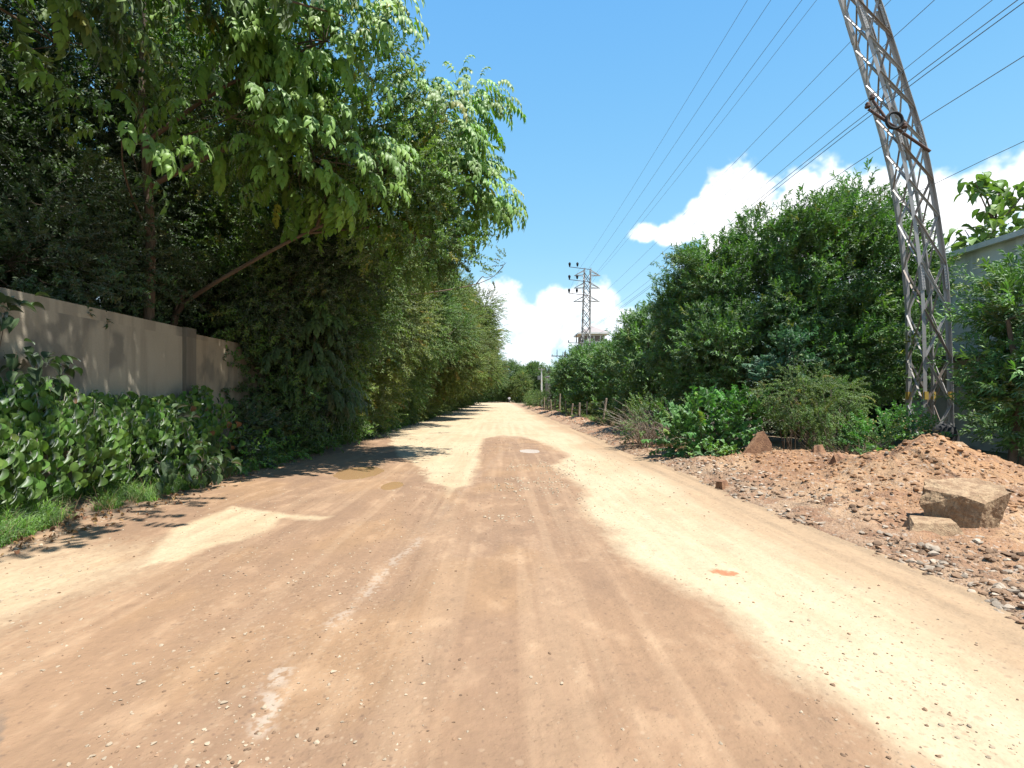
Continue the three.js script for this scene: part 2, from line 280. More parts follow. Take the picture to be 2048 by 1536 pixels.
// the bank of dumped earth and rubble along the edge of the road
function earth(x, d) {
  const n1 = fbm(x * 0.9 + 2, d * 0.9, 4), n2 = fbm(x * 4, d * 4, 4), n3 = fbm(x * 24, d * 24, 3);
  let c = mix3([0.24, 0.128, 0.062], [0.30, 0.185, 0.10], sstep(0.35, 0.65, n1));
  const heap = Math.exp(-(((x - 7.25) / 1.3) ** 2 + ((d - 8.3) / 1.3) ** 2)); c = mix3(c, [0.30, 0.162, 0.072], heap);
  const grey = sstep(roadEdge(d) + 1.5, roadEdge(d) + 0.2, x + 0.9 * (n2 - 0.5)); c = mix3(c, [0.235, 0.165, 0.108], 0.55 * grey);
  c = mix3(c, [0.17, 0.085, 0.044], 0.65 * sstep(0.52, 0.66, n2));
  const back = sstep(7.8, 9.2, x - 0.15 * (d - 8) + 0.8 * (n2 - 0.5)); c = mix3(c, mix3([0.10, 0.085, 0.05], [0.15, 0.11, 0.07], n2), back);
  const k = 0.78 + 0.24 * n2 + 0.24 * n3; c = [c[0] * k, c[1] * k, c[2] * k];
  let [q, t] = speck(x, d, 0.028, 0.6); c = mix3(c, t > 0.66 ? [0.12, 0.064, 0.038] : mix3([0.23, 0.15, 0.095], [0.37, 0.31, 0.25], t), 0.6 * q);
  [q, t] = speck(x + 1.7, d + 8.1, 0.06, 0.4); c = mix3(c, t > 0.6 ? [0.14, 0.078, 0.045] : mix3([0.27, 0.2, 0.14], [0.39, 0.34, 0.285], t), 0.7 * q);
  return c;
}
const bankH = (x, d) => height(x, d) - 0.10 * sstep(roadEdge(d) + 0.35, roadEdge(d) - 0.05, x) + sstep(roadEdge(d) + 0.1, roadEdge(d) + 0.6, x) * (0.13 * (fbm(x * 5.2 + 2, d * 5.2, 5, 0.66) - 0.5) + 0.05 * Math.max(0, fbm(x * 15, d * 15, 2) - 0.45)) - 0.16 * sstep(10, 13, x);
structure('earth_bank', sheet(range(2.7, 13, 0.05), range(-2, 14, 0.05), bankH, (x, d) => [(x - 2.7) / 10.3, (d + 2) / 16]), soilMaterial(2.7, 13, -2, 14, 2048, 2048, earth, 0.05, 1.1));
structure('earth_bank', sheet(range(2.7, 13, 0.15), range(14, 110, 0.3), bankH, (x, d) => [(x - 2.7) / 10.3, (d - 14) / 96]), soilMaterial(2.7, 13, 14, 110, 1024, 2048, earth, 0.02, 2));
{ // the plain all round, to the horizon
  const map = colorTexture(512, 512, (u, v) => { const n = fbm(u * 40, v * 40, 5), m = fbm(u * 9 + 4, v * 9, 3); return mix3(mix3([0.13, 0.10, 0.055], [0.065, 0.085, 0.03], sstep(0.4, 0.6, m)), [0.2, 0.14, 0.08], 0.5 * n); }, true);
  map.repeat.set(90, 90);
  const g = new THREE.PlaneGeometry(3000, 3000); g.rotateX(-Math.PI / 2); g.translate(0, -0.12, 0);
  structure('ground', g, new THREE.MeshStandardMaterial({ map, roughness: 0.97, side: THREE.DoubleSide }));
}
// standing water
const waterMat = new THREE.MeshPhysicalMaterial({ color: new THREE.Color().setRGB(0.29, 0.178, 0.088), roughness: 0.1, ior: 1.33, side: THREE.DoubleSide });
PUDDLES.slice(0, 3).forEach(([px, pd, rx, rd], i) => {
  const s = new THREE.Shape(); for (let k = 0; k < 40; k++) { const a = (k / 40) * Math.PI * 2, r = 0.9 + 0.5 * (fbm(Math.cos(a) * 1.6 + px * 3, Math.sin(a) * 1.6 + pd, 3) - 0.5); const X = Math.cos(a) * rx * r * 1.5, Z = Math.sin(a) * rd * r * 1.5; k ? s.lineTo(X, Z) : s.moveTo(X, Z); }
  const g = new THREE.ShapeGeometry(s); g.rotateX(-Math.PI / 2); g.translate(px, height(px, pd) + 0.024, -pd); structure('puddle', g, waterMat);
});

// ------------------------------------------------------------------ stones
function rockGeometry(r, detail = 2, flat = 0.7, rough = 0.32) {
  const g0 = new THREE.IcosahedronGeometry(1, detail), p = g0.attributes.position, o = r() * 50, cuts = [];
  for (let i = 0; i < 9; i++) cuts.push([V(r() - 0.5, r() - 0.5, r() - 0.5).normalize(), 0.42 + 0.35 * r()]);
  const v = V(0, 0, 0);
  for (let i = 0; i < p.count; i++) {
    v.fromBufferAttribute(p, i); for (const [n, k] of cuts) { const d = v.dot(n) - k; if (d > 0) v.addScaledVector(n, -d * 0.9); }
    v.multiplyScalar(1 + rough * (noise3(v.x * 1.6 + o, v.y * 1.6, v.z * 1.6) - 0.5)); p.setXYZ(i, v.x, v.y * flat, v.z);
  }
  g0.computeVertexNormals(); return g0;
}
const stoneVar = (() => { const r = rng(91); return [0, 1, 2, 3].map(() => rockGeometry(r, 1, 0.62 + 0.3 * r())); })();
const stoneMat = std(1, 1, 1, 0.92);
const lin = (r, g, b) => new THREE.Color().setRGB(r, g, b);
function scatter(name, label, category, list) {
  const o = thing(name, label, category); o.userData.kind = 'stuff';
  stoneVar.forEach((g, k) => { const l = list.filter((_, i) => i % 4 === k); if (l.length) copies('stone', g, stoneMat, l, o); });
}
function stoneAt(r, x, d, s, col, hf = height) {
  const q = new THREE.Quaternion().setFromEuler(new THREE.Euler((r() - 0.5) * 0.5, r() * 6.28, (r() - 0.5) * 0.5));
  return [new THREE.Matrix4().compose(V(x, hf(x, d) + s * (0.05 + 0.2 * r()), -d), q, V(s * (0.8 + 0.5 * r()), s * (0.7 + 0.4 * r()), s * (0.8 + 0.5 * r()))), col];
}
{
  const r = rng(12), road = [], rub = [], quartz = () => { const k = 0.75 + 0.35 * r(); return lin(0.32 * k, 0.25 * k, 0.172 * k); }, brown = () => { const k = 0.5 + 0.9 * r(); return lin(0.19 * k, 0.115 * k, 0.066 * k); }, grey = () => { const k = 0.6 + 0.7 * r(); return lin(0.30 * k, 0.24 * k, 0.178 * k); };
  for (let i = 0; i < 1000; i++) {          // pale chips pressed into the near part of the road
    const d = 1.9 + Math.pow(r(), 1.6) * 2.6, x = -0.9 - 2.4 * r() * (d / 3) + 0.5 * (r() - 0.5); if (fbm(x * 1.4 + 3, d * 1.4, 3) < 0.40 + 0.2 * r()) continue;
    road.push(stoneAt(r, x, d, 0.0035 + 0.012 * Math.pow(r(), 2.8), r() < 0.88 ? quartz() : brown()));
  }
  for (let i = 0; i < 11000; i++) {
    const d = 1.9 + Math.pow(r(), 1.9) * 16, x = -4.6 + 7.6 * r(); if (fbm(x * 0.9 + 30, d * 0.6, 3) < 0.36 + 0.25 * r()) continue;
    road.push(stoneAt(r, x, d, 0.0025 + 0.0075 * Math.pow(r(), 3) * (1 + d * 0.08), r() < 0.45 ? brown() : quartz()));
  }
  for (let i = 0; i < 900; i++) {           // broken surfacing round the damp middle
    const d = 6 + 6 * r(), x = -0.4 + 1.5 * r() + 0.12 * (d - 6); if (fbm(x * 2.2 + 11, d * 1.2, 3) < 0.5) continue;
    road.push(stoneAt(r, x, d, 0.008 + 0.016 * r(), quartz()));
  }
  scatter('road_gravel', 'small pale and brown stones scattered over the dirt road', 'gravel', road);
  for (let i = 0; i < 19000; i++) {          // rubble of the bank, thickest along its foot
    const d = 2.0 + Math.pow(r(), 2) * 22, e = roadEdge(d), band = r() < 0.6, x = band ? e - 0.05 + 1.5 * Math.pow(r(), 1.4) : e + 0.1 + 3.8 * r();
    if (x > 8.5 || fbm(x * 1.3 + 8, d * 1.3, 3) < (band ? 0.33 : 0.38) + 0.2 * r()) continue;
    rub.push(stoneAt(r, x, d, (0.007 + 0.034 * Math.pow(r(), 3.4)) * (band ? 1.1 : 0.9), r() < (band ? 0.42 : 0.08) ? grey() : brown(), bankH));
  }
  for (let i = 0; i < 5200; i++) { const d = 5 + 6.5 * r(), x = 4.2 + 4.4 * r(); if (bankH(x, d) < 0.14 + 0.1 * r()) continue; const k = 0.7 + 0.55 * r(); rub.push(stoneAt(r, x, d, 0.008 + 0.04 * Math.pow(r(), 3.5), lin(0.27 * k, 0.142 * k, 0.066 * k), bankH)); }   // clods of the heap
  for (let i = 0; i < 1800; i++) { const d = 24 + 50 * r(), x = 3.9 + 1.4 * r(); rub.push(stoneAt(r, x, d, 0.02 + 0.07 * r() * r(), r() < 0.4 ? grey() : lin(0.36, 0.2, 0.12), bankH)); }
  for (let i = 0; i < 1100; i++) { const d = 3.4 + 26 * r() * r(), x = -4.6 - 0.75 * r(); rub.push(stoneAt(r, x, d, 0.008 + 0.022 * r() * r(), r() < 0.6 ? quartz() : brown())); }
  scatter('roadside_rubble', 'grey and brown broken stones strewn along the road margins', 'rubble', rub);
}
// the stones that stand out, each a thing of its own
const granite = (a, b) => { const map = colorTexture(512, 512, (u, v) => { const n = fbm(u * 10, v * 10, 6, 0.6), k = 0.8 + 0.4 * noise(u * 120, v * 120); const c = mix3(a, b, sstep(0.35, 0.68, n)); return [c[0] * k, c[1] * k, c[2] * k]; }, true); return new THREE.MeshStandardMaterial({ map, roughness: 0.93, bumpMap: GRIT, bumpScale: 0.02, side: THREE.DoubleSide }); };
const graniteMat = granite([0.30, 0.205, 0.118], [0.20, 0.122, 0.066]), redRock = granite([0.25, 0.132, 0.068], [0.16, 0.078, 0.04]);
function boxUV(g, s = 1) { g = g.index ? g.toNonIndexed() : g; g.computeVertexNormals(); const p = g.attributes.position, n = g.attributes.normal, uv = new Float32Array(p.count * 2); for (let i = 0; i < p.count; i++) { const ax = Math.abs(n.getX(i)), ay = Math.abs(n.getY(i)), az = Math.abs(n.getZ(i)); const [u, v] = ay >= ax && ay >= az ? [p.getX(i), p.getZ(i)] : ax >= az ? [p.getZ(i), p.getY(i)] : [p.getX(i), p.getY(i)]; uv[i * 2] = u * s; uv[i * 2 + 1] = v * s; } g.setAttribute('uv', new THREE.BufferAttribute(uv, 2)); return g; }
function brokenBlock(points, seed, wear = 0.03, times = 4) {   // a hull of corners, faces divided and worn
  let g = new ConvexGeometry(points.map((p) => V(...p))); let tri = []; const p = g.attributes.position; for (let i = 0; i < p.count; i++) tri.push([p.getX(i), p.getY(i), p.getZ(i)]);
  for (let t = 0; t < times; t++) { const out = []; for (let i = 0; i < tri.length; i += 3) { const [a, b, c] = [tri[i], tri[i + 1], tri[i + 2]], m = (u, v) => [(u[0] + v[0]) / 2, (u[1] + v[1]) / 2, (u[2] + v[2]) / 2], ab = m(a, b), bc = m(b, c), ca = m(c, a); out.push(a, ab, ca, ab, b, bc, ca, bc, c, ab, bc, ca); } tri = out; }
  const cen = V(0, 0, 0); for (const q of points) cen.add(V(...q)); cen.multiplyScalar(1 / points.length);
  const pos = []; for (const q of tri) { const v = V(...q), dir = v.clone().sub(cen), f = 1 + wear * 3.2 * (noise3(v.x * 4 + seed, v.y * 4, v.z * 4) - 0.5) + wear * 2.2 * (noise3(v.x * 13, v.y * 13 + seed, v.z * 13) - 0.5) + wear * (noise3(v.x * 37, v.y * 37 + seed, v.z * 37) - 0.5); v.copy(cen).addScaledVector(dir, f); pos.push(v.x, v.y, v.z); }
  g = new THREE.BufferGeometry(); g.setAttribute('position', new THREE.Float32BufferAttribute(pos, 3)); return boxUV(g, 1.3);
}
function rockThing(label, x, d, sink, geo, mat, turn = 0, name = 'rock') { const m = single(name, label, 'rock', geo, mat); m.position.set(x, bankH(x, d) - sink, -d); m.rotation.y = turn; return m; }
rockThing('big split brown boulder with a flat pale top at the foot of the earth heap', 5.1, 5.5, 0.10, brokenBlock([[-0.36, -0.05, 0.0], [-0.10, -0.08, 0.20], [0.22, -0.06, 0.14], [0.36, 0.0, -0.1], [-0.43, 0.26, -0.06], [-0.36, 0.44, -0.10], [-0.16, 0.40, 0.16], [-0.03, 0.34, 0.26], [0.33, 0.45, 0.18], [0.44, 0.48, -0.02], [0.32, 0.52, -0.24], [-0.20, 0.52, -0.26], [0, 0, -0.3]], 3, 0.07, 5), graniteMat, 0, 'boulder');
rockThing('pointed slab of red earth standing on end beside the heart-leaved shrub', 5.62, 11.0, 0.08, brokenBlock([[-0.42, 0, 0.05], [0.30, 0, 0.12], [0.34, 0, -0.2], [-0.3, 0, -0.2], [0.18, 0.66, 0.0], [0.33, 0.40, 0.05], [0.10, 0.62, -0.12], [0.32, 0.5, -0.14]], 9), redRock, 0, 'slab_rock');
rockThing('rounded brown rock perched on the ridge of the bank', 6.35, 10.0, 0.03, brokenBlock([[-0.14, 0, 0.1], [0.14, 0, 0.1], [0.14, 0, -0.1], [-0.12, 0, -0.1], [-0.1, 0.16, 0.05], [0.1, 0.2, 0], [0, 0.18, -0.1]], 14, 0.05, 3), redRock);
rockThing('slanting red slab half sunk in the slope of the bank', 6.35, 9.35, 0.05, brokenBlock([[-0.2, 0, 0.1], [0.2, 0, 0.16], [0.22, 0, -0.1], [-0.2, 0, -0.1], [-0.16, 0.2, 0.0], [0.12, 0.1, 0.12], [0.14, 0.22, -0.08]], 21, 0.05, 3), redRock, 0.4);
rockThing('pale cap stone at the peak of the earth heap', 7.45, 8.15, 0.05, brokenBlock([[-0.16, 0, 0.08], [0.16, 0, 0.08], [0.14, 0, -0.1], [-0.14, 0, -0.1], [-0.1, 0.1, 0], [0.12, 0.08, 0.0]], 30, 0.05, 3), graniteMat, 0.3);
rockThing('thin pointed stone upright behind the big boulder', 6.15, 6.25, 0.06, brokenBlock([[-0.09, 0, 0.06], [0.09, 0, 0.06], [0.08, 0, -0.07], [-0.08, 0, -0.07], [-0.03, 0.27, 0], [0.02, 0.25, -0.02]], 33, 0.05, 3), redRock);
rockThing('flat tan slab lying in front of the big boulder', 4.62, 5.35, 0.05, brokenBlock([[-0.26, 0, 0.16], [0.22, 0, 0.2], [0.26, 0, -0.1], [-0.2, 0, -0.16], [-0.2, 0.1, 0.1], [0.16, 0.13, 0.12], [0.2, 0.14, -0.08], [-0.16, 0.15, -0.1]], 41, 0.04, 3), graniteMat, -0.3);
rockThing('dark brown cube-shaped stone at the edge of the road', 3.62, 8.15, 0.03, brokenBlock([[-0.09, 0, 0.08], [0.09, 0, 0.08], [0.08, 0, -0.08], [-0.08, 0, -0.08], [-0.07, 0.15, 0.05], [0.06, 0.17, 0.04], [0.05, 0.16, -0.06], [-0.06, 0.14, -0.06]], 44, 0.05, 3), redRock, 0.5);
rockThing('chunk of red laterite among gravel midway up the bank', 4.35, 6.6, 0.03, brokenBlock([[-0.1, 0, 0.06], [0.1, 0, 0.08], [0.1, 0, -0.06], [-0.1, 0, -0.07], [-0.05, 0.11, 0.02], [0.06, 0.1, 0], [0, 0.09, -0.05]], 47, 0.06, 3), redRock, 1.1);
rockThing('broken white concrete lump lying on the road margin by the dry bush', 3.1, 10.7, 0.01, brokenBlock([[-0.16, 0, 0.07], [0.16, 0, 0.08], [0.15, 0, -0.1], [-0.16, 0, -0.07], [-0.12, 0.07, 0.03], [0.13, 0.08, 0.04], [0.12, 0.075, -0.07]], 52, 0.03, 3), granite([0.38, 0.35, 0.3], [0.3, 0.27, 0.22]), -0.5);
rockThing('long dark boulder lying beside the last fence post', 5.0, 19.2, 0.1, brokenBlock([[-0.9, 0, 0.3], [0.8, 0, 0.35], [0.9, 0, -0.3], [-0.8, 0, -0.3], [-0.5, 0.35, 0.05], [0.35, 0.62, 0.1], [0.8, 0.62, 0.0], [0.4, 0.6, -0.2]], 61, 0.05, 4), redRock, 0.2, 'boulder');

// ------------------------------------------------------------------ boundary wall behind the creeper
{
  const plaster = (base, stain) => {
    const map = colorTexture(1024, 512, (u, v) => { const x = u * 8, y = v * 2.7, n = fbm(x * 1.4, y * 1.4, 5), f = noise(x * 90, y * 90), run = fbm(x * 5, y * 0.35 + 9, 4), mould = sstep(0.5, 0.68, fbm(x * 1.1 + 3.1, y * 0.9 + 2, 4)); let c = mix3(base, stain, 0.55 * sstep(0.5, 0.72, run)); c = mix3(c, [0.085, 0.08, 0.07], 0.6 * mould * sstep(0.3, 0.62, fbm(x * 5, y * 3, 4))); const k = 0.82 + 0.25 * n + 0.12 * f; return [c[0] * k, c[1] * k, c[2] * k]; }, true);
    map.repeat.set(1 / 8, 1 / 2.7);
    const m = new THREE.MeshStandardMaterial({ map, roughness: 0.95, side: THREE.DoubleSide, bumpMap: GRIT.clone(), bumpScale: 0.004 }); m.bumpMap.repeat.set(0.9, 0.9); m.bumpMap.needsUpdate = true; return m;
  };
  const grey = plaster([0.33, 0.285, 0.215], [0.20, 0.168, 0.125]), pink = plaster([0.335, 0.27, 0.19], [0.22, 0.17, 0.115]), dark = plaster([0.175, 0.148, 0.112], [0.11, 0.092, 0.07]);
  const w = thing('boundary_wall', 'plastered masonry wall with dark pilasters behind the creeper and trees', 'wall', [-6.25, 0, 0]);
  const panel = (z0, z1, h, m) => part('panel', boxUV(box(0.22, h + 0.2, z0 - z1, -0.11, (h - 0.2) / 2, (z0 + z1) / 2)), m, w);
  const post = (z, h) => part('pilaster', boxUV(box(0.36, h + 0.2, 0.32, -0.1, (h - 0.2) / 2, z)), dark, w);
  panel(9, 0.86, 2.88, grey); post(0.7, 2.89); panel(0.54, -9.84, 2.88, grey); post(-10, 2.885); panel(-10.16, -16.84, 2.80, pink); post(-17, 2.81); panel(-17.16, -25, 2.80, pink); post(-25.16, 2.81); panel(-25.32, -42, 2.78, grey);
}

// ------------------------------------------------------------------ foliage kits (all grow along +z, upper side to +y)
const rot = (ax, ay, az) => new THREE.Matrix4().makeRotationFromEuler(new THREE.Euler(ax, ay, az, 'YXZ'));
function pinnateLeaf(seed) {            // a hanging feather of broad leaflets
  const r = rng(seed), L = new Leaves(), pts = []; let y = 0, z = 0, a = 0.25 + 0.25 * r(); const n = 12, len = 0.46 + 0.14 * r(), bend = 1.7 + 0.7 * r();
  for (let k = 0; k <= n; k++) { pts.push([0, y, z]); y += Math.sin(a) * len / n; z += Math.cos(a) * len / n; a -= bend / n; }
  L.stem(ID, pts, 0.005);
  for (let k = 3; k <= n; k += 2) for (const s of [-1, 1]) {
    const q = pts[k], m = rot(0.35 + 0.5 * r(), s * (0.95 - 0.25 * k / n + 0.2 * (r() - 0.5)), s * (0.25 + 0.3 * r())).premultiply(rot(0, 0, 0)).setPosition(q[0], q[1], q[2]);
    L.leaf(m, 0.135 + 0.03 * r(), 0.062 + 0.01 * r(), { profile: [0.8, 1, 0.62], fold: 0.3, droop: 0.5 + 0.5 * r() });
  }
  L.leaf(rot(1.0, 0.2 * (r() - 0.5), 0).setPosition(...pts[n]), 0.15, 0.066, { profile: [0.8, 1, 0.62], droop: 0.4 });
  return L.build();
}
function spray(seed, o) {               // a twig with leaves along it
  const r = rng(seed), L = new Leaves(), len = o.len, n = o.n, pts = []; let y = 0, z = 0, x = 0, a = (o.rise ?? 0) + 0.2 * (r() - 0.5);
  for (let k = 0; k <= 5; k++) { pts.push([x, y, z]); y += Math.sin(a) * len / 5; z += Math.cos(a) * len / 5; x += (r() - 0.5) * len * 0.06; a -= (o.bend ?? 0.3) / 5; }
  L.stem(ID, pts, o.stem || 0.004);
  for (let k = 0; k < n; k++) {
    const t = o.start !== undefined ? lerp(o.start, 1, k / (n - 1)) : (k + 0.5) / n, f = t * 5, i = Math.min(4, Math.floor(f)), u = f - i, p = [0, 1, 2].map((c) => lerp(pts[i][c], pts[i + 1][c], u));
    const side = o.flat ? (k % 2 ? 1 : -1) * Math.PI / 2 + (r() - 0.5) * 0.4 : r() * 6.28, open = (o.open ?? 0.9) + (r() - 0.5) * 0.5;
    const dir = V(Math.sin(open) * Math.sin(side), Math.sin(open) * Math.cos(side) * (o.flat ? 0.3 : 1), Math.cos(open)); dir.y -= o.hang || 0;
    const up = V((r() - 0.5) * (o.roll ?? 1), 1, (r() - 0.5) * (o.roll ?? 1)), s = 0.7 + 0.55 * r();
    L.leaf(basis(V(...p), dir, up), o.leaf[0] * s, o.leaf[1] * s, { profile: o.profile, fold: o.fold ?? 0.25, droop: (o.droop ?? 0.4) * (0.5 + r()) });
  }
  return L.build();
}
const KIT = {
  pinnate: [1, 2, 3, 4].map((s) => pinnateLeaf(s * 31)),
  acacia: [1, 2, 3].map((s) => spray(s * 7, { len: 0.32, n: 17, leaf: [0.13, 0.031], open: 0.75, bend: 0.2, roll: 1.6, profile: [0.85, 0.9], droop: 0.5 })),
  fine: [1, 2, 3].map((s) => spray(s * 13, { len: 0.36, n: 24, leaf: [0.075, 0.034], open: 1.0, bend: 0.6, roll: 1.2, profile: [0.95, 0.7] })),
  slender: [1, 2, 3].map((s) => spray(s * 17, { len: 0.34, n: 34, leaf: [0.058, 0.024], open: 1.1, bend: 0.5, roll: 1.4, hang: 0.1, profile: [0.9, 0.7] })),
  feather: [1, 2, 3, 4].map((s) => spray(s * 19, { len: 0.27, n: 52, leaf: [0.036, 0.014], open: 1.3, bend: 1.1, roll: 1.2, profile: [1] })),
  heart: [1, 2, 3].map((s) => spray(s * 23, { len: 0.30, n: 12, leaf: [0.10, 0.085], open: 1.15, rise: 0.3, bend: 0.4, roll: 0.5, profile: [1, 0.8, 0.4], hang: 0.1, droop: 0.6 })),
  small: [1, 2, 3].map((s) => spray(s * 29, { len: 0.26, n: 18, leaf: [0.055, 0.034], open: 1.0, bend: 0.2, roll: 0.9, profile: [0.95, 0.6] })),
};
function vineLeaf(seed) { const r = rng(seed), L = new Leaves(); L.stem(ID, [[0, 0.02, -0.06], [0, 0.012, -0.03], [0, 0, 0]], 0.0022); L.leaf(ID, 0.165, 0.118, { profile: [0.62, 0.92, 1.02, 1.0, 0.78], fold: 0.4 + 1.5 * r(), droop: 0.1 + 0.6 * r() }); return L.build(); }
KIT.vine = [1, 2, 3, 4, 5].map((s) => vineLeaf(s * 37));
function bigLeaf(seed) { const r = rng(seed), L = new Leaves(); L.leaf(ID, 0.34, 0.20, { profile: [0.62, 1, 0.95, 0.55], fold: 0.2 + 0.4 * r(), droop: 0.4 + 0.9 * r() }); return L.build(); }
KIT.big = [1, 2, 3].map((s) => bigLeaf(s * 41));
function tuft(seed, n, h, w) { const r = rng(seed), L = new Leaves(); for (let i = 0; i < n; i++) { const a = r() * 6.28, l = h * (0.5 + 0.8 * r()), b = 0.35 + 1.0 * r(), pts = []; let y = 0, z = 0, e = 1.5 - 0.35 * r(); for (let k = 0; k < 5; k++) { pts.push([0, y, z]); y += Math.sin(e) * l / 4; z += Math.cos(e) * l / 4; e -= b * 0.42; } L.blade(rot(0, a, 0).setPosition((r() - 0.5) * 0.12, 0, (r() - 0.5) * 0.12), pts, w * (0.7 + 0.6 * r())); } return L.build(); }
KIT.grass = [1, 2, 3, 4].map((s) => tuft(s * 43, 22, 0.26, 0.010));
KIT.straw = [1, 2].map((s) => tuft(s * 47, 14, 0.34, 0.006));

const LEAF = {
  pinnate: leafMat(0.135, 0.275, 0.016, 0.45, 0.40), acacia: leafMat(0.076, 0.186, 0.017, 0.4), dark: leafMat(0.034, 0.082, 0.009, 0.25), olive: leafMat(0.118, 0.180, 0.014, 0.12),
  vine: leafMat(0.10, 0.218, 0.018, 0.06), lush: leafMat(0.066, 0.205, 0.018, 0.2), feather: leafMat(0.092, 0.172, 0.014, 0.08), grass: leafMat(0.110, 0.255, 0.010, 0.1), mid: leafMat(0.080, 0.165, 0.014, 0.18),
  big: leafMat(0.115, 0.22, 0.02, 0.25), dry: leafMat(0.23, 0.10, 0.033, 0.1, 0.25), straw: leafMat(0.21, 0.15, 0.07, 0.1, 0.2), teal: leafMat(0.042, 0.13, 0.045, 0.2),
};
const barkMap = colorTexture(128, 256, (u, v) => { const n = fbm(u * 14, v * 5, 4), k = 0.6 + 0.8 * n; return [0.125 * k, 0.088 * k, 0.06 * k]; }, true); barkMap.repeat.set(2, 0.7);
const barkBump = greyTexture(128, 256, (u, v) => fbm(u * 16, v * 5, 4), true); barkBump.repeat.set(2, 0.7);
const BARK = new THREE.MeshStandardMaterial({ map: barkMap, bumpMap: barkBump, bumpScale: 0.02, roughness: 0.95, side: THREE.DoubleSide });
const TWIG = std(0.10, 0.074, 0.05, 0.95), DRYTWIG = std(0.26, 0.2, 0.145, 0.95), PALETWIG = std(0.33, 0.29, 0.235, 0.9);

// scatters sprays in clumps through lobes [x, y, d, rx, ry, rd]; returns { list, clumps }
function foliage(r, lobes, o) {
  const list = [], clumps = [], eye = V(0, 1.5, 0);
  for (const [lx, ly, ld, rx, ry, rd, dens = 1] of lobes) {
    const vol = rx * ry * rd, nc = Math.max(2, Math.round(o.clumps * Math.pow(vol, 0.72) * dens)), c0 = V(lx, ly, -ld);
    for (let k = 0; k < nc; k++) {
      const u = V(r() * 2 - 1, r() * 2 - 1, r() * 2 - 1); if (u.lengthSq() > 1) { k--; continue; } const l = u.length() || 1; u.multiplyScalar(Math.pow(l, o.shell ?? 0.45) / l);
      const c = V(lx + u.x * rx, ly + u.y * ry, -ld + u.z * rd); if (c.y < (o.floor ?? 0.25)) c.y = (o.floor ?? 0.25) + 0.2 * r(); clumps.push([c, c0]);
      const out = c.clone().sub(c0).divide(V(rx, ry, rd)).normalize(), cr = (o.clumpR ?? 0.4) * (0.65 + 0.7 * r()), tone = 0.65 + 0.7 * r(), n = Math.round(o.per * (0.6 + 0.8 * r()));
      for (let i = 0; i < n; i++) {
        const q = V(r() + r() - 1, (r() + r() - 1) * (o.squash ?? 0.8), r() + r() - 1), p = c.clone().addScaledVector(q, cr * 1.25); if (p.y < 0.08) continue;
        const dir = out.clone().multiplyScalar(o.out ?? 0.8).addScaledVector(q, 0.9).add(V((r() - 0.5) * 0.7, (r() - 0.5) * 0.6 + (o.lift ?? 0.15), (r() - 0.5) * 0.7));
        if (o.level) { dir.y = dir.y * 0.35 - 0.05; dir.x += o.face ?? 0.45; dir.z += (o.face ?? 0.45) * 0.8; }
        const up = V((r() - 0.5) * (o.roll ?? 0.9), 1, (r() - 0.5) * (o.roll ?? 0.9)), s = (o.scale ?? 1) * (0.75 + 0.5 * r()), k2 = tone * (0.82 + 0.36 * r());
        const old = r() < 0.035 ? 1 : 0; list.push([basis(p, dir, up, s), new THREE.Color().setRGB(k2 * (0.85 + 0.35 * r() + 1.2 * old), k2 * (1 + 0.15 * old), k2 * (0.8 + 0.3 * r())), p.distanceTo(eye)]);
      }
    }
  }
  return { list, clumps };
}
const move = (list, base) => { for (const e of list) { e[0].elements[12] -= base.x; e[0].elements[13] -= base.y; e[0].elements[14] -= base.z; } };
function hang(parent, kit, mat, list, single = 0, name = 'crown') {       // the nearest leaves one by one, the rest as a mass
  if (single) { list.sort((a, b) => a[2] - b[2]); }
  const tones = single ? [[0.75, 0.75, 0.8], [1, 1, 1], [1.2, 1.15, 1], [0.9, 0.95, 1], [1.3, 1.12, 0.9], [0.85, 0.9, 0.9], [1.1, 1.05, 1]].map(([a, b, c]) => { const m = mat.clone(); m.color.r *= a; m.color.g *= b; m.color.b *= c; return m; }) : null;
  for (let i = 0; i < Math.min(single, list.length); i++) { const m = part('leaf', kit[i % kit.length], tones[Math.floor(i * 1.37 + (i * i) % 5) % 7], parent); m.applyMatrix4(list[i][0]); }
  const rest = list.slice(single); kit.forEach((g, k) => { const l = rest.filter((_, i) => i % kit.length === k); if (l.length) copies(name, g, mat, l, parent); });
}
function wobble(r, a, b, k) { const m = a.clone().lerp(b, 0.5); m.add(V((r() - 0.5) * k, (r() - 0.5) * k * 0.6 + k * 0.15, (r() - 0.5) * k)); return m; }
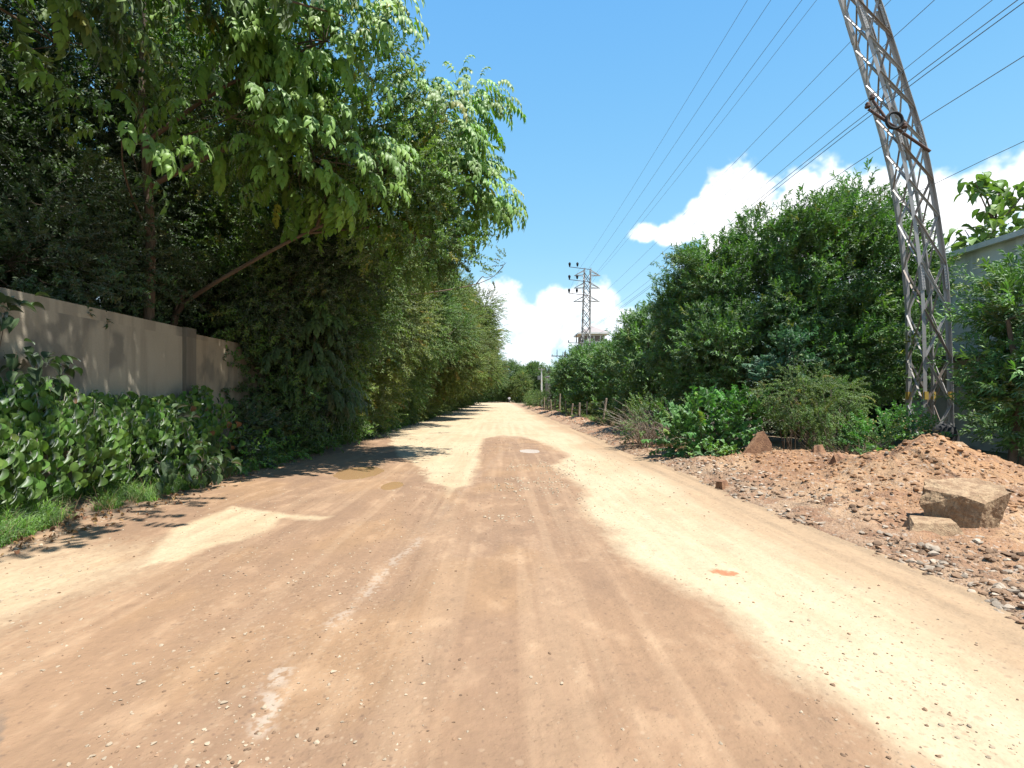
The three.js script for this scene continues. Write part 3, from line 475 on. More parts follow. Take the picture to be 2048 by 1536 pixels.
function tree(o) {
  const r = rng(o.seed), base = V(o.x, o.y ?? 0, -o.d), g = thing(o.name, o.label, o.category || 'tree', base.toArray(), o.group);
  const tr = (o.trunk || [[0, -0.1, 0], [0.1, 0.4 * o.h, 0.05], [-0.05, 0.72 * o.h, 0]]).map((p) => V(...p)), r0 = o.r ?? 0.12, wood = [tube(tr, [r0 * 1.25, r0, r0 * 0.55], 9)], curve = new THREE.CatmullRomCurve3(tr);
  const bumps = []; if (o.bumps) for (const [lx, ly, ld, rx, ry, rd] of o.lobes) for (let k = 0; k < o.bumps; k++) { const u = V(r() * 2 - 1, r() * 1.6 - 0.6, r() * 2 - 1).normalize(), s = 0.2 + 0.22 * r(); bumps.push([lx + u.x * rx * 0.98, ly + u.y * ry * 1.02, ld - u.z * rd * 0.98, rx * s, ry * s * 1.1, rd * s, 1.4]); }
  const { list, clumps } = foliage(r, [...o.lobes, ...bumps], o.leaf), twigs = [];
  if (o.limbs) for (const [pts, ra, rb] of o.limbs) wood.push(tube(pts.map((p) => V(p[0], p[1], -p[2]).sub(base)), [ra, rb], 8));
  const paths = [curve, ...(o.limbs || []).map(([pts]) => new THREE.CatmullRomCurve3(pts.map((p) => V(p[0], p[1], -p[2]).sub(base))))];
  o.lobes.forEach(([lx, ly, ld]) => {       // a bough to each mass of leaves, leaving the nearest limb below it
    const c = V(lx, ly, -ld).sub(base); let a = null, best = 1e9;
    for (const q of paths) for (let t = 0.25; t <= 1.001; t += 0.05) { const w = q.getPoint(t), s = w.distanceTo(c) + (w.y > c.y - 0.3 ? 1.5 : 0); if (s < best) { best = s; a = w; } }
    const m1 = a.clone().lerp(c, 0.35).add(V((r() - 0.5) * 0.5, 0.25 * r(), (r() - 0.5) * 0.5)), m2 = a.clone().lerp(c, 0.7).add(V((r() - 0.5) * 0.4, 0.2 * r(), (r() - 0.5) * 0.4)); twigs.push(tube([a, m1, m2, c], [r0 * 0.3, r0 * 0.1], 5));
  });
  clumps.forEach(([c, c0], i) => { if (i % (o.twigStep || 2)) return; const a = c0.clone().sub(base), b = c.clone().sub(base); twigs.push(tube([a, wobble(r, a, b, 0.3), b], [r0 * 0.09, 0.004], 4, 4)); });
  part('trunk', mergeGeometries(wood), BARK, g); part('branches', mergeGeometries(twigs), TWIG, g).userData.kind = 'stuff';
  move(list, base); hang(g, KIT[o.kit], LEAF[o.mat], list, o.single || 0);
  return g;
}
function shrub(o) {
  const r = rng(o.seed), base = V(o.x, o.y ?? 0, -o.d), g = thing(o.name, o.label, o.category || 'shrub', base.toArray(), o.group);
  const { list, clumps } = foliage(r, o.lobes, o.leaf), stems = [];
  clumps.forEach(([c], i) => { if (i % (o.twigStep || 2)) return; const a = V((r() - 0.5) * 0.35, -0.05, (r() - 0.5) * 0.35), b = c.clone().sub(base); stems.push(tube([a, wobble(r, a, b, 0.35), b], [o.stem || 0.014, 0.004], 4, 5)); });
  part('stems', mergeGeometries(stems), o.twig || TWIG, g).userData.kind = 'stuff'; move(list, base); hang(g, KIT[o.kit], LEAF[o.mat], list, o.single || 0, 'foliage');
  return g;
}

// ------------------------------------------------------------------ the trees along the wall
tree({ seed: 101, name: 'broadleaf_tree', label: 'tall tree with drooping feather leaves overhanging the wall and the road', x: -6.9, d: 9.8, h: 8.6, r: 0.085, trunk: [[-0.1, -0.1, 0], [0, 2.5, 0], [0.12, 4.6, 0.1], [0.1, 7.2, 0.3], [0.3, 9, 0.5]],
  limbs: [[[[-6.8, 5.6, 9.7], [-5.0, 6.5, 9.8], [-3.0, 7.4, 11.0], [-0.7, 8.9, 12.5]], 0.05, 0.012], [[[-6.8, 6.4, 9.6], [-5.1, 7.2, 9.2], [-3.2, 7.9, 9.0]], 0.045, 0.018], [[[-3.9, 6.9, 10.2], [-3.2, 6.3, 11], [-2.0, 6.2, 11.8], [-0.5, 6.5, 12.4]], 0.03, 0.012]],
  lobes: [[-3.15, 7.9, 9.0, 1.35, 1.3, 1.1], [-2.35, 7.25, 11.3, 1.5, 0.85, 1.1], [-0.85, 8.8, 12.5, 0.85, 0.5, 0.8], [-1.6, 8.2, 12.2, 0.7, 0.5, 0.8], [-0.6, 6.6, 12.5, 0.9, 0.75, 0.9], [-1.5, 6.5, 12.0, 0.9, 0.8, 0.9], [-3.4, 5.85, 9.2, 1.15, 0.65, 0.9], [-2.9, 5.75, 11.4, 1.3, 0.6, 1], [-4.5, 6.2, 8.4, 1.0, 0.6, 0.9, 0.5], [-4.6, 8.0, 8.8, 1.0, 0.9, 1.0, 0.7], [-5.6, 5.3, 7.4, 0.7, 0.4, 0.7, 0.35], [-4.0, 9.4, 9.2, 1.0, 0.7, 1.0]],
  kit: 'pinnate', mat: 'pinnate', single: 300, leaf: { clumps: 30, per: 6, clumpR: 0.38, level: true, out: 0.8, roll: 0.5, shell: 0.4, scale: 1.12 } });
tree({ seed: 100, name: 'overhanging_tree', label: 'tree at the picture edge whose leaves hang into the top corner above the creeper', x: -7.2, d: 4.0, h: 8, r: 0.12, trunk: [[0, -0.1, 0], [0.2, 3, 0], [0.6, 6, -0.1]],
  lobes: [[-4.4, 8.0, 5.2, 0.95, 0.7, 1.2, 1], [-5.2, 7.6, 3.8, 1.1, 0.8, 1.2, 0.9], [-4.4, 8.6, 6.8, 0.9, 0.7, 1.1, 1], [-5.8, 7.0, 5.8, 1.1, 0.8, 1.3, 1], [-6.4, 6.6, 7.2, 0.9, 0.8, 0.9, 0.6], [-6.1, 8.6, 6.6, 1.6, 0.9, 1.5, 0.9], [-4.9, 8.4, 8.0, 0.9, 0.7, 0.9, 1], [-3.2, 6.3, 4.7, 0.6, 0.35, 0.7, 0.7], [-2.85, 7.2, 5.8, 0.6, 0.4, 0.6, 0.7], [-3.3, 6.9, 3.6, 0.7, 0.4, 0.7, 0.6], [-2.5, 7.6, 8.0, 0.4, 0.3, 0.4, 0.5]], kit: 'pinnate', mat: 'mid', leaf: { clumps: 26, per: 6, clumpR: 0.42, level: true, roll: 0.5, shell: 0.4 } });
tree({ seed: 102, name: 'leaning_tree', label: 'leaning tree with a bare slanting limb rising over the wall', x: -7.1, d: 11.0, h: 6, r: 0.09, trunk: [[-0.5, -0.1, -0.3], [-0.4, 2.2, -0.3], [-0.2, 3.2, -0.2], [0.1, 3.9, -0.1]],
  limbs: [[[[-7.3, 3.3, 11.2], [-6.9, 3.6, 11], [-5.3, 4.36, 10.6], [-3.65, 4.95, 10.1], [-2.4, 5.5, 10.2]], 0.06, 0.02], [[[-3.7, 4.95, 10.1], [-3.45, 5.8, 10.1], [-3.1, 6.8, 10]], 0.035, 0.015]],
  lobes: [[-2.5, 6.3, 10.6, 1.6, 1.1, 1.4], [-3.6, 7.6, 10.8, 1.8, 1.4, 1.6], [-5.4, 7.6, 10.8, 2, 1.6, 1.6], [-1.9, 5.2, 11.3, 1.2, 1.0, 1.2]], kit: 'fine', mat: 'mid', leaf: { clumps: 26, per: 14, clumpR: 0.45 } });
const darkLeaf = { clumps: 20, per: 16, clumpR: 0.5, scale: 1.15, shell: 0.55 };
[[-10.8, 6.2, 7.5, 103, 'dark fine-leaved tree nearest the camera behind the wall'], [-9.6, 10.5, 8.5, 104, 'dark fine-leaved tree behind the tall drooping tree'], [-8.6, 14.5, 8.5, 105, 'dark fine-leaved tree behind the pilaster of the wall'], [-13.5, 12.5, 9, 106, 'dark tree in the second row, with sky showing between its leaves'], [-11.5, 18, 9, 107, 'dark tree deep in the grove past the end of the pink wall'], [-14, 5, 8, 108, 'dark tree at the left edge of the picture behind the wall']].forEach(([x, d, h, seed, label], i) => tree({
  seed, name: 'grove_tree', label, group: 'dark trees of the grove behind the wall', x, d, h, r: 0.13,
  lobes: [[x, h * 0.72, d, 2.6, 2.2, 2.6], [x + 1.2, h * 0.48, d - 0.8, 1.8, 1.3, 1.8], [x - 0.6, h * 0.42, d + 0.6, 2.0, 1.3, 2.0], [x + 0.3, h * 0.98, d, 2.4, 1.6, 2.4], [x + 0.6, h * 1.3, d, 2.7, 1.6, 2.7, 0.9], [x + 0.4, 2.4, d, 1.9, 1.0, 1.9, 0.8]], kit: 'fine', mat: 'dark', leaf: darkLeaf, twigStep: 3 }));  // the highest lobe is added above the view to shade the leaves below
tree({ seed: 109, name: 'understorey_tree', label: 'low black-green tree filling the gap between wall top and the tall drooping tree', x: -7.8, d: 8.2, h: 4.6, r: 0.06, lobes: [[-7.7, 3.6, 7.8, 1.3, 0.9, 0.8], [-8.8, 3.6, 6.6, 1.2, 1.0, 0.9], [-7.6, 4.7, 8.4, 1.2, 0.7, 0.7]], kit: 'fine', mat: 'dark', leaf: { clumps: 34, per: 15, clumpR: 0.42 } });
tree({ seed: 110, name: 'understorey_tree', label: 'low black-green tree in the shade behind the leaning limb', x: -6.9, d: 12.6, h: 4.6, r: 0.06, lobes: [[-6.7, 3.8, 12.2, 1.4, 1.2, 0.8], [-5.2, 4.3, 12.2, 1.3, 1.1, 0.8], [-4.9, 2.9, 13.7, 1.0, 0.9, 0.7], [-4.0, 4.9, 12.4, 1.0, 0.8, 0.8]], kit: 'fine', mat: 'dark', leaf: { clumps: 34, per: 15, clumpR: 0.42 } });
// trees further down the left side, bushy to the ground
[[-6.0, 14.2, 7.6, 2.6, 'fine', 'mid', 111, 'first bushy tree past the end of the bare wall'], [-5.9, 19.5, 8.4, 3.0, 'fine', 'olive', 112, 'second olive-green roadside tree beyond the wall'], [-6.4, 26, 10.0, 4.2, 'fine', 'mid', 113, 'tall leafy tree third along the shaded side of the road'], [-5.9, 34, 10.6, 4.6, 'slender', 'olive', 114, 'fourth tree along the shaded side, leaning out to the road'], [-6.2, 45, 12.0, 6.0, 'slender', 'olive', 115, 'large olive tree whose crown reaches farthest over the road'], [-6.4, 58, 10.8, 6.0, 'slender', 'olive', 116, 'sixth tree along the shaded side of the road'], [-6.6, 74, 10.5, 6.2, 'slender', 'mid', 117, 'seventh tree along the shaded side, towards the far bend'], [-7, 94, 10.5, 6.4, 'fine', 'mid', 118, 'last big tree of the shaded row before the bend']].forEach(([x, d, h, w, kit, mat, seed, label]) => tree({
  seed, name: 'roadside_tree', label, group: 'trees along the shaded side of the road', x, d, h, r: 0.13, twigStep: 4, bumps: 4,
  lobes: [[x + 0.3, h * 0.58, d, w * 0.95, h * 0.30, w], [x, h * 0.8, d, w * 0.75, h * 0.2, w * 0.8], [x + 0.1, h * 0.30, d, w * 0.62, h * 0.22, w * 0.9], [x + 0.35 * w, h * 0.48, d - 0.4 * w, w * 0.5, h * 0.2, w * 0.5], [x + 0.25 * w, h * 0.7, d + 0.3 * w, w * 0.55, h * 0.18, w * 0.55], [x + 0.15, 0.9, d, 1.0, 0.8, w * 0.95, 1.2]],
  kit, mat, leaf: { clumps: d < 40 ? 19 : 11, per: d < 40 ? 15 : 13, clumpR: d < 40 ? 0.5 : 0.75, scale: d < 30 ? 1.1 : d < 50 ? 1.5 : 2.0, shell: 0.35 } }));
tree({ seed: 119, name: 'sparse_tree', label: 'thin tree whose sparse grey-green sprigs reach past the drooping tree into the sky', x: -5.6, d: 17.2, h: 9, r: 0.07, limbs: [[[[-5.5, 5, 17], [-3.4, 7.6, 17], [-1.4, 9.2, 17], [-0.5, 9.7, 17]], 0.04, 0.006], [[[-4.6, 5.2, 18.5], [-2.2, 5.6, 19.2], [-0.4, 6.2, 19.8], [0.25, 6.9, 20]], 0.03, 0.005], [[[-2.6, 8.3, 17], [-1.2, 8.5, 16.8], [-0.1, 8.6, 16.6]], 0.02, 0.005]],
  lobes: [[-1.3, 9.5, 17, 0.7, 0.6, 0.5, 0.5], [-0.5, 9.4, 17, 0.4, 0.5, 0.4, 0.4], [-0.3, 8.5, 16.7, 0.5, 0.35, 0.4, 0.5], [0.2, 6.85, 20, 0.3, 0.25, 0.3, 0.5], [-0.3, 6.3, 19.8, 0.3, 0.2, 0.3, 0.4]], kit: 'slender', mat: 'olive', leaf: { clumps: 26, per: 4, clumpR: 0.2, scale: 0.9 } });
// a sapling with the same drooping leaves, and dark bushes at the end of the bare wall
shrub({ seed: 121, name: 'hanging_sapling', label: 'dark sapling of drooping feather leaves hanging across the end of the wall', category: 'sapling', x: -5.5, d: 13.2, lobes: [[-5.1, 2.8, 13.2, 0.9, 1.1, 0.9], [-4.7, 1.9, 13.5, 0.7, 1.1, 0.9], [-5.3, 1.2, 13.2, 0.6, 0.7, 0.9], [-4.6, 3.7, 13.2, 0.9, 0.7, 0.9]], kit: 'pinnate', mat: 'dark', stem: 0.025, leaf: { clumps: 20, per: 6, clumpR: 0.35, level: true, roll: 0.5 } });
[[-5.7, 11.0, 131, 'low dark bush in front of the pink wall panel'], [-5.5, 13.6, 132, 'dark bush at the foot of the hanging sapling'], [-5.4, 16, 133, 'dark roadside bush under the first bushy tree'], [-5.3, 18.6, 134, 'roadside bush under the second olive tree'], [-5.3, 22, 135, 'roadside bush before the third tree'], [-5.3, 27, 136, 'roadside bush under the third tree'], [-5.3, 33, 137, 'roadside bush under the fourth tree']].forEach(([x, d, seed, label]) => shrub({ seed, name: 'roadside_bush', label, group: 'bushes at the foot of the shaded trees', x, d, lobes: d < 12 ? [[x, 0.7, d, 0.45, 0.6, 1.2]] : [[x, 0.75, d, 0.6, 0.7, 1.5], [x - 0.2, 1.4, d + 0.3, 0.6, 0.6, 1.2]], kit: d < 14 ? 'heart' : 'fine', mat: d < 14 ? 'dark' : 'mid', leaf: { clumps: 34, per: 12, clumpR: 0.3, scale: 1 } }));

// ------------------------------------------------------------------ creeper over the foot of the wall
{
  const r = rng(141), o = thing('wall_creeper', 'green creeper with hanging two-lobed leaves heaped along the foot of the wall', 'creeper', [-5.8, 0, -7]), list = [], dry = [], stems = [], base = V(-5.8, 0, -7), eye = V(0, 1.5, 0);
  const top = (d) => 1.74 + 0.7 * (fbm(d * 1.5, 2, 3) - 0.5) + 0.6 * sstep(5.6, 4.8, d);
  for (let s = 0; s < 1000; s++) {
    const d = 4.3 + 5.6 * Math.pow(r(), 0.95), ty = top(d), out = r(), x0 = -6.15 + (0.65 + 0.4 * fbm(d * 1.7, 8, 2)) * out, y0 = ty - 0.55 * out * out - 0.25 * r(), len = (0.25 + 0.75 * r()) * (0.4 + 0.7 * out), pts = [];
    const nz = (r() - 0.5) * 0.3, nx = 0.12 * r(); for (let k = 0; k <= 4; k++) { const t = k / 4; pts.push(V(x0 + nx * t, Math.max(0.42, y0 - len * t * t * 0.4 - len * 0.6 * t), -d + nz * t)); }
    if (s % 7 === 0) stems.push(tube(pts.map((p) => p.clone().sub(base)), [0.004, 0.002], 4, 5));
    const c = new THREE.CatmullRomCurve3(pts), n = 2 + Math.floor(len * 7);
    for (let k = 0; k < n; k++) { const p = c.getPoint((k + r()) / n).add(V((r() - 0.5) * 0.08, 0, (r() - 0.5) * 0.08)), a = r() * 6.28, hangk = k / n < 0.2 && out < 0.5 ? -0.6 : -2.3, dir = V(0.3 + Math.cos(a) * 0.45, hangk, Math.sin(a) * 0.5), up = V(0.8 + (r() - 0.5), 0.4, (r() - 0.5) * 2.6), t = 0.75 + 0.5 * r(); (r() < 0.012 || (d > 9.0 && d < 9.9 && r() < 0.18) ? dry : list).push([basis(p, dir, up, 0.45 + 0.55 * r()), new THREE.Color().setRGB(t * (0.85 + 0.4 * r() + (r() < 0.03 ? 0.5 : 0)), t, t), p.distanceTo(eye)]); }
  }
  part('stems', mergeGeometries(stems), PALETWIG, o); move(list, base); move(dry, base); hang(o, KIT.vine, LEAF.vine, list, 270, 'foliage');
  dry.slice(0, 30).forEach(([m], i) => { const q = part('leaf', KIT.vine[i % 5], LEAF.dry, o); q.applyMatrix4(m); q.userData.label = 'withered orange-brown leaf'; });
  const shrubLow = shrub({ seed: 142, name: 'ground_vine', label: 'dark round-leaved vine spilling onto the road edge below the creeper', category: 'vine', x: -5.2, d: 8.2, lobes: [[-5.15, 0.42, 8.1, 0.5, 0.42, 0.7], [-5.4, 0.8, 8.2, 0.4, 0.45, 0.6]], kit: 'vine', mat: 'dark', single: 120, leaf: { clumps: 60, per: 9, clumpR: 0.26, scale: 0.9, lift: -0.5, floor: 0.1 } });
  shrub({ seed: 143, name: 'wall_climber', label: 'dark leafy climber on the bare wall at the picture edge', category: 'climber', x: -6.1, d: 6.2, lobes: [[-6.1, 2.1, 6.1, 0.14, 0.6, 0.4], [-6.0, 1.7, 6.5, 0.2, 0.35, 0.35]], kit: 'vine', mat: 'dark', single: 60, leaf: { clumps: 90, per: 8, clumpR: 0.2, scale: 0.95, lift: -0.6 } });
}
// grass, weeds and litter on the shaded verge
{
  const r = rng(151), g = [], s = [], up = V(0, 1, 0);
  const put = (list, x, d, k, t) => list.push([basis(V(x, height(x, d) - 0.01, -d), V(Math.cos(r() * 6.28), 0, Math.sin(r() * 6.28)), up, k), new THREE.Color().setRGB(t * (0.85 + 0.4 * r()), t, t)]);
  for (let i = 0; i < 8500; i++) { const d = i < 2500 ? 8 + 10 * r() : 3.4 + 40 * Math.pow(r(), 1.7), edge = -4.8 - 0.6 * fbm(d * 1.1, 3, 3) + 0.2 * (noise(d * 4, 1) - 0.5) * 2, x = edge - 0.9 * r(); if (fbm(x * 1.6, d * 1.1, 3) < 0.36) continue; put(g, x, d, (0.8 + 1.1 * r() * r()) * (0.65 + 0.35 * sstep(edge, edge - 0.4, x)), 0.7 + 0.6 * r()); }
  for (let i = 0; i < 160; i++) { const d = 3.8 + 20 * r(), x = -5.0 - 0.6 * r(); put(s, x, d, 0.7 + 0.5 * r(), 0.8 + 0.4 * r()); }
  const o = thing('verge_grass', 'bright green grass along the foot of the wall and trees', 'grass'); o.userData.kind = 'stuff';
  KIT.grass.forEach((k, n) => copies('grass', k, LEAF.grass, g.filter((_, i) => i % 4 === n), o)); KIT.straw.forEach((k, n) => copies('dry_grass', k, LEAF.straw, s.filter((_, i) => i % 2 === n), o));
  const dead = []; for (let i = 0; i < 800; i++) { const d = 3.2 + 9 * r() * r(), x = -4.4 - 1.3 * Math.pow(r(), 0.6); dead.push([basis(V(x, height(x, d) + 0.012 + 0.015 * r(), -d), V(Math.cos(r() * 6.3), 0.3 * (r() - 0.5), Math.sin(r() * 6.3)), V((r() - 0.5) * 0.9, 1, (r() - 0.5) * 0.9), 0.16 + 0.3 * r() * r()), (() => { const k = 0.4 + 0.9 * r(); return new THREE.Color().setRGB(k, k * (0.9 + 0.5 * r()), k * 1.1); })()]); }
  const li = thing('leaf_litter', 'dead brown leaves littering the verge below the creeper', 'leaf litter'); li.userData.kind = 'stuff'; KIT.vine.forEach((k, n) => copies('dead_leaf', k, LEAF.dry, dead.filter((_, i) => i % 5 === n), li));
  [[-5.15, 10.2, 161], [-5.1, 12.2, 162], [-5.15, 14.2, 163], [-5.1, 17, 164], [-5.05, 20.5, 165], [-5.1, 25, 166]].forEach(([x, d, seed], i) => shrub({ seed, name: 'verge_weed', label: ['bright green weed clump just past the creeper', 'second bright weed clump along the verge past the creeper', 'third bright weed clump along the verge, by the hanging sapling', 'fourth bright weed clump along the shaded verge', 'fifth bright weed clump along the shaded verge', 'farthest bright weed clump along the shaded verge'][i], category: 'weed', group: 'bright weeds on the shaded verge', x, d, lobes: [[x, 0.3, d, 0.35, 0.28, 0.8]], kit: 'small', mat: 'grass', leaf: { clumps: 70, per: 9, clumpR: 0.2, scale: 0.9, floor: 0.08 } }));
}

// ------------------------------------------------------------------ the sunny side: trees behind the bank
const acaciaLeaf = { clumps: 30, per: 13, clumpR: 0.42, lift: 0.55, out: 0.8, shell: 0.42 };
[
  [10.4, 16.2, 8.3, 171, 'tallest glossy acacia, crown rising beside the near mast', [[10.5, 5.4, 15.8, 1.6, 1.9, 1.7], [11.4, 7.0, 16, 0.85, 1.15, 0.9], [12.1, 5.4, 16, 1.1, 1.6, 1.2], [10.2, 3.0, 15.4, 2.1, 1.6, 1.7], [9.5, 6.0, 15.8, 0.9, 1.1, 1.1], [12.2, 3.2, 15.8, 1.4, 1.6, 1.4]]],
  [8.2, 17.0, 7.7, 172, 'broad glossy acacia second from the near mast', [[8.1, 4.5, 16.8, 1.8, 1.8, 1.7], [8.8, 6.3, 16.8, 0.85, 0.9, 0.9], [7.5, 5.7, 17, 0.9, 1.0, 1.0], [8.0, 2.6, 16.2, 2.0, 1.6, 1.6]]],
  [6.9, 18.6, 6.9, 173, 'glossy acacia third from the near mast, with a pointed top', [[7.5, 4.2, 18.4, 1.3, 1.6, 1.5], [6.85, 6.0, 18.4, 0.45, 0.9, 0.5], [6.9, 3.3, 18, 0.9, 1.2, 1.2], [7.3, 2.0, 17.8, 1.3, 1.3, 1.3]]],
  [7.0, 23.5, 6.1, 174, 'rounded acacia at the start of the fence', [[7.2, 3.5, 23.3, 1.7, 1.8, 1.8], [7.6, 4.6, 23.5, 1.2, 1.1, 1.2], [7.1, 2.0, 23, 1.4, 1.4, 1.5]]],
  [7.4, 29.5, 6.4, 175, 'fifth acacia along the fence', [[7.9, 3.4, 29.5, 1.9, 1.9, 2.0], [7.7, 1.8, 29, 1.7, 1.6, 1.8], [8.4, 4.5, 29.5, 1.2, 0.9, 1.2]]],
  [7.5, 37, 6.4, 176, 'sixth acacia along the fence', [[8.2, 3.2, 37, 2.0, 1.9, 2.4], [8.0, 1.6, 36.5, 1.9, 1.5, 2.2]]],
  [7.6, 45, 6.6, 177, 'seventh acacia, below the far pylon', [[8.2, 3.3, 45, 2.2, 2.0, 2.6], [8.0, 1.6, 44.5, 2.0, 1.5, 2.4]]],
  [7.6, 54, 6.2, 178, 'eighth acacia along the fence', [[8.4, 3.3, 54, 2.4, 2.2, 2.8], [8.2, 1.7, 53.5, 2.0, 1.6, 2.6]]],
  [8.0, 65, 5.8, 179, 'last acacia of the row, by the pole', [[9.3, 3.3, 65, 2.2, 2.3, 3.2], [9.2, 1.6, 64, 2.0, 1.5, 2.8]]],
].forEach(([x, d, h, seed, label, lobes]) => tree({ seed, name: 'acacia_tree', label, group: 'acacias on the sunny side of the road', x, d, h, r: 0.10, bumps: 3, lobes, kit: 'acacia', mat: 'acacia', twigStep: 3, leaf: { ...acaciaLeaf, scale: d < 21 ? 1 : d < 33 ? 1.3 : 1.8, per: d < 21 ? 19 : 13, clumps: d < 21 ? 27 : 20, clumpR: d < 33 ? 0.44 : 0.6 } }));
tree({ seed: 181, name: 'acacia_tree', label: 'acacia at the right edge in front of the concrete wall', group: 'acacias on the sunny side of the road', x: 10.0, d: 9.8, h: 4.2, r: 0.06, lobes: [[10.25, 2.8, 9.6, 0.55, 0.9, 0.8], [10.9, 3.4, 9.9, 0.8, 1.0, 0.9], [10.1, 1.7, 9.5, 0.45, 0.6, 0.6], [10.8, 1.5, 9.6, 0.9, 0.9, 1.0], [9.65, 2.2, 9.8, 0.28, 0.16, 0.3, 0.7]], kit: 'acacia', mat: 'acacia', leaf: { ...acaciaLeaf, per: 16, clumps: 42 } });
[[12.6, 20.5, 261, 'shaded thicket between the mast and the concrete wall'], [9.6, 22, 262, 'shaded thicket behind the tallest acacia'], [15.0, 20.6, 263, 'thicket behind the end of the concrete wall'], [18.0, 21.5, 264, 'thicket looking out past the far corner of the concrete wall']].forEach(([x, d, seed, label]) => tree({ seed, name: 'thicket_tree', label, group: 'thicket behind the acacias', x, d, h: 5, r: 0.08, twigStep: 4, lobes: [[x, 1.5, d, 1.9, 1.4, 1.5], [x, 3.4, d, 1.7, 1.5, 1.5], [x - 1.2, 0.8, d - 0.6, 1.4, 0.8, 1]], kit: 'fine', mat: 'dark', leaf: { clumps: 20, per: 12, clumpR: 0.5, scale: 1.4 } }));
tree({ seed: 182, name: 'acacia_tree', label: 'low acacia in deep shade behind the earth heap', group: 'acacias on the sunny side of the road', x: 12.3, d: 11.8, h: 2.2, r: 0.05, lobes: [[12.2, 0.7, 11.6, 0.7, 0.5, 0.7], [12.9, 0.9, 12.4, 0.7, 0.7, 0.7]], kit: 'acacia', mat: 'acacia', leaf: { ...acaciaLeaf, clumps: 24 } });
{ // the big-leaved tree that looks over the concrete wall
  const g = thing('teak_tree', 'big-leaved tree looking over the top of the concrete wall', 'tree', [18.4, 0, -18.6]), r = rng(191), leaves = [], wood = [tube([V(0, -0.1, 0), V(0.1, 4.5, 0), V(-0.1, 8.6, 0)], [0.14, 0.1, 0.03], 8)];
  for (const [x, y, z, n, s] of [[-0.6, 9.5, 0, 22, 0.5], [0.1, 9.2, 0.1, 26, 0.6], [-0.9, 9.2, 0.2, 12, 0.4], [0.6, 8.6, -0.2, 24, 0.6], [-0.2, 8.5, 0.3, 22, 0.55], [1.1, 9.1, 0.2, 16, 0.5], [-1.2, 7.5, 0.1, 20, 0.5], [-0.6, 7.7, 0.3, 22, 0.55], [0.2, 7.6, 0.2, 22, 0.6], [1.0, 7.8, 0, 24, 0.6], [1.9, 7.9, 0.4, 24, 0.6], [-1.5, 7.2, 0.2, 16, 0.4], [-0.8, 7.0, 0.2, 20, 0.5], [0.2, 6.9, 0.2, 18, 0.5], [1.2, 7.1, 0.1, 16, 0.5]]) {
    wood.push(tube([V(0, Math.min(y - 0.8, 8), 0), V(x * 0.5, y - 0.6, z * 0.5), V(x, y + 0.2, z)], [0.04, 0.012], 5));
    for (let k = 0; k < n; k++) { const p = V(x + (r() + r() - 1) * s, y + (r() + r() - 1) * s, z + (r() + r() - 1) * s), a = r() * 6.28; leaves.push([basis(p, V(Math.cos(a), -0.25 + 0.9 * (r() - 0.4), Math.sin(a)), V((r() - 0.5) * 0.8, 1, (r() - 0.5) * 0.8), 1.0 + 0.55 * r()), null, 1]); }
  }
  part('trunk', mergeGeometries(wood), BARK, g); hang(g, KIT.big, LEAF.big, leaves, 300);
}
// understorey along the bank
shrub({ seed: 201, name: 'thorn_bush', label: 'feathery olive-green thorn bush on the ridge of the bank', x: 7.5, d: 11.6, y: 0.1, lobes: [[7.3, 1.35, 11.6, 0.85, 0.6, 0.7], [6.8, 1.65, 11.6, 0.6, 0.4, 0.5], [7.9, 1.45, 11.8, 0.5, 0.45, 0.5], [7.5, 0.8, 11.4, 0.8, 0.5, 0.5], [8.3, 1.65, 12, 0.25, 0.2, 0.3], [6.2, 1.55, 11.7, 0.3, 0.2, 0.3], [7.2, 2.0, 11.6, 0.3, 0.2, 0.3]], kit: 'feather', mat: 'feather', twig: DRYTWIG, stem: 0.012, leaf: { clumps: 75, per: 10, clumpR: 0.26, lift: 0.0, out: 0.9, floor: 0.4 } });
shrub({ seed: 202, name: 'heart_leaf_shrub', label: 'lush green heart-leaved shrub beside the pointed slab', x: 5.0, d: 12.0, lobes: [[4.95, 0.75, 12.0, 0.85, 0.6, 0.7], [5.9, 0.95, 12.3, 0.5, 0.55, 0.5], [5.0, 1.1, 12.2, 0.5, 0.45, 0.5], [4.4, 0.5, 11.8, 0.45, 0.4, 0.5]], kit: 'heart', mat: 'lush', leaf: { clumps: 60, per: 8, clumpR: 0.26, scale: 0.95, lift: 0.4, floor: 0.15 } });
shrub({ seed: 203, name: 'weed', label: 'small bright weed at the road side of the heart-leaved shrub', category: 'weed', x: 4.55, d: 11.0, lobes: [[4.5, 0.2, 11.0, 0.3, 0.18, 0.3]], kit: 'heart', mat: 'grass', leaf: { clumps: 90, per: 8, clumpR: 0.16, scale: 0.7, floor: 0.08 } });
shrub({ seed: 204, name: 'lantana_bush', label: 'lantana bush with small yellow flowers below the near mast', x: 8.7, d: 11.0, y: 0.1, lobes: [[8.5, 0.6, 10.9, 0.75, 0.45, 0.5], [9.1, 0.6, 11.0, 0.45, 0.4, 0.5], [8.0, 0.45, 10.8, 0.45, 0.35, 0.5]], kit: 'small', mat: 'lush', leaf: { clumps: 70, per: 10, clumpR: 0.24, lift: 0.4, floor: 0.2 } });
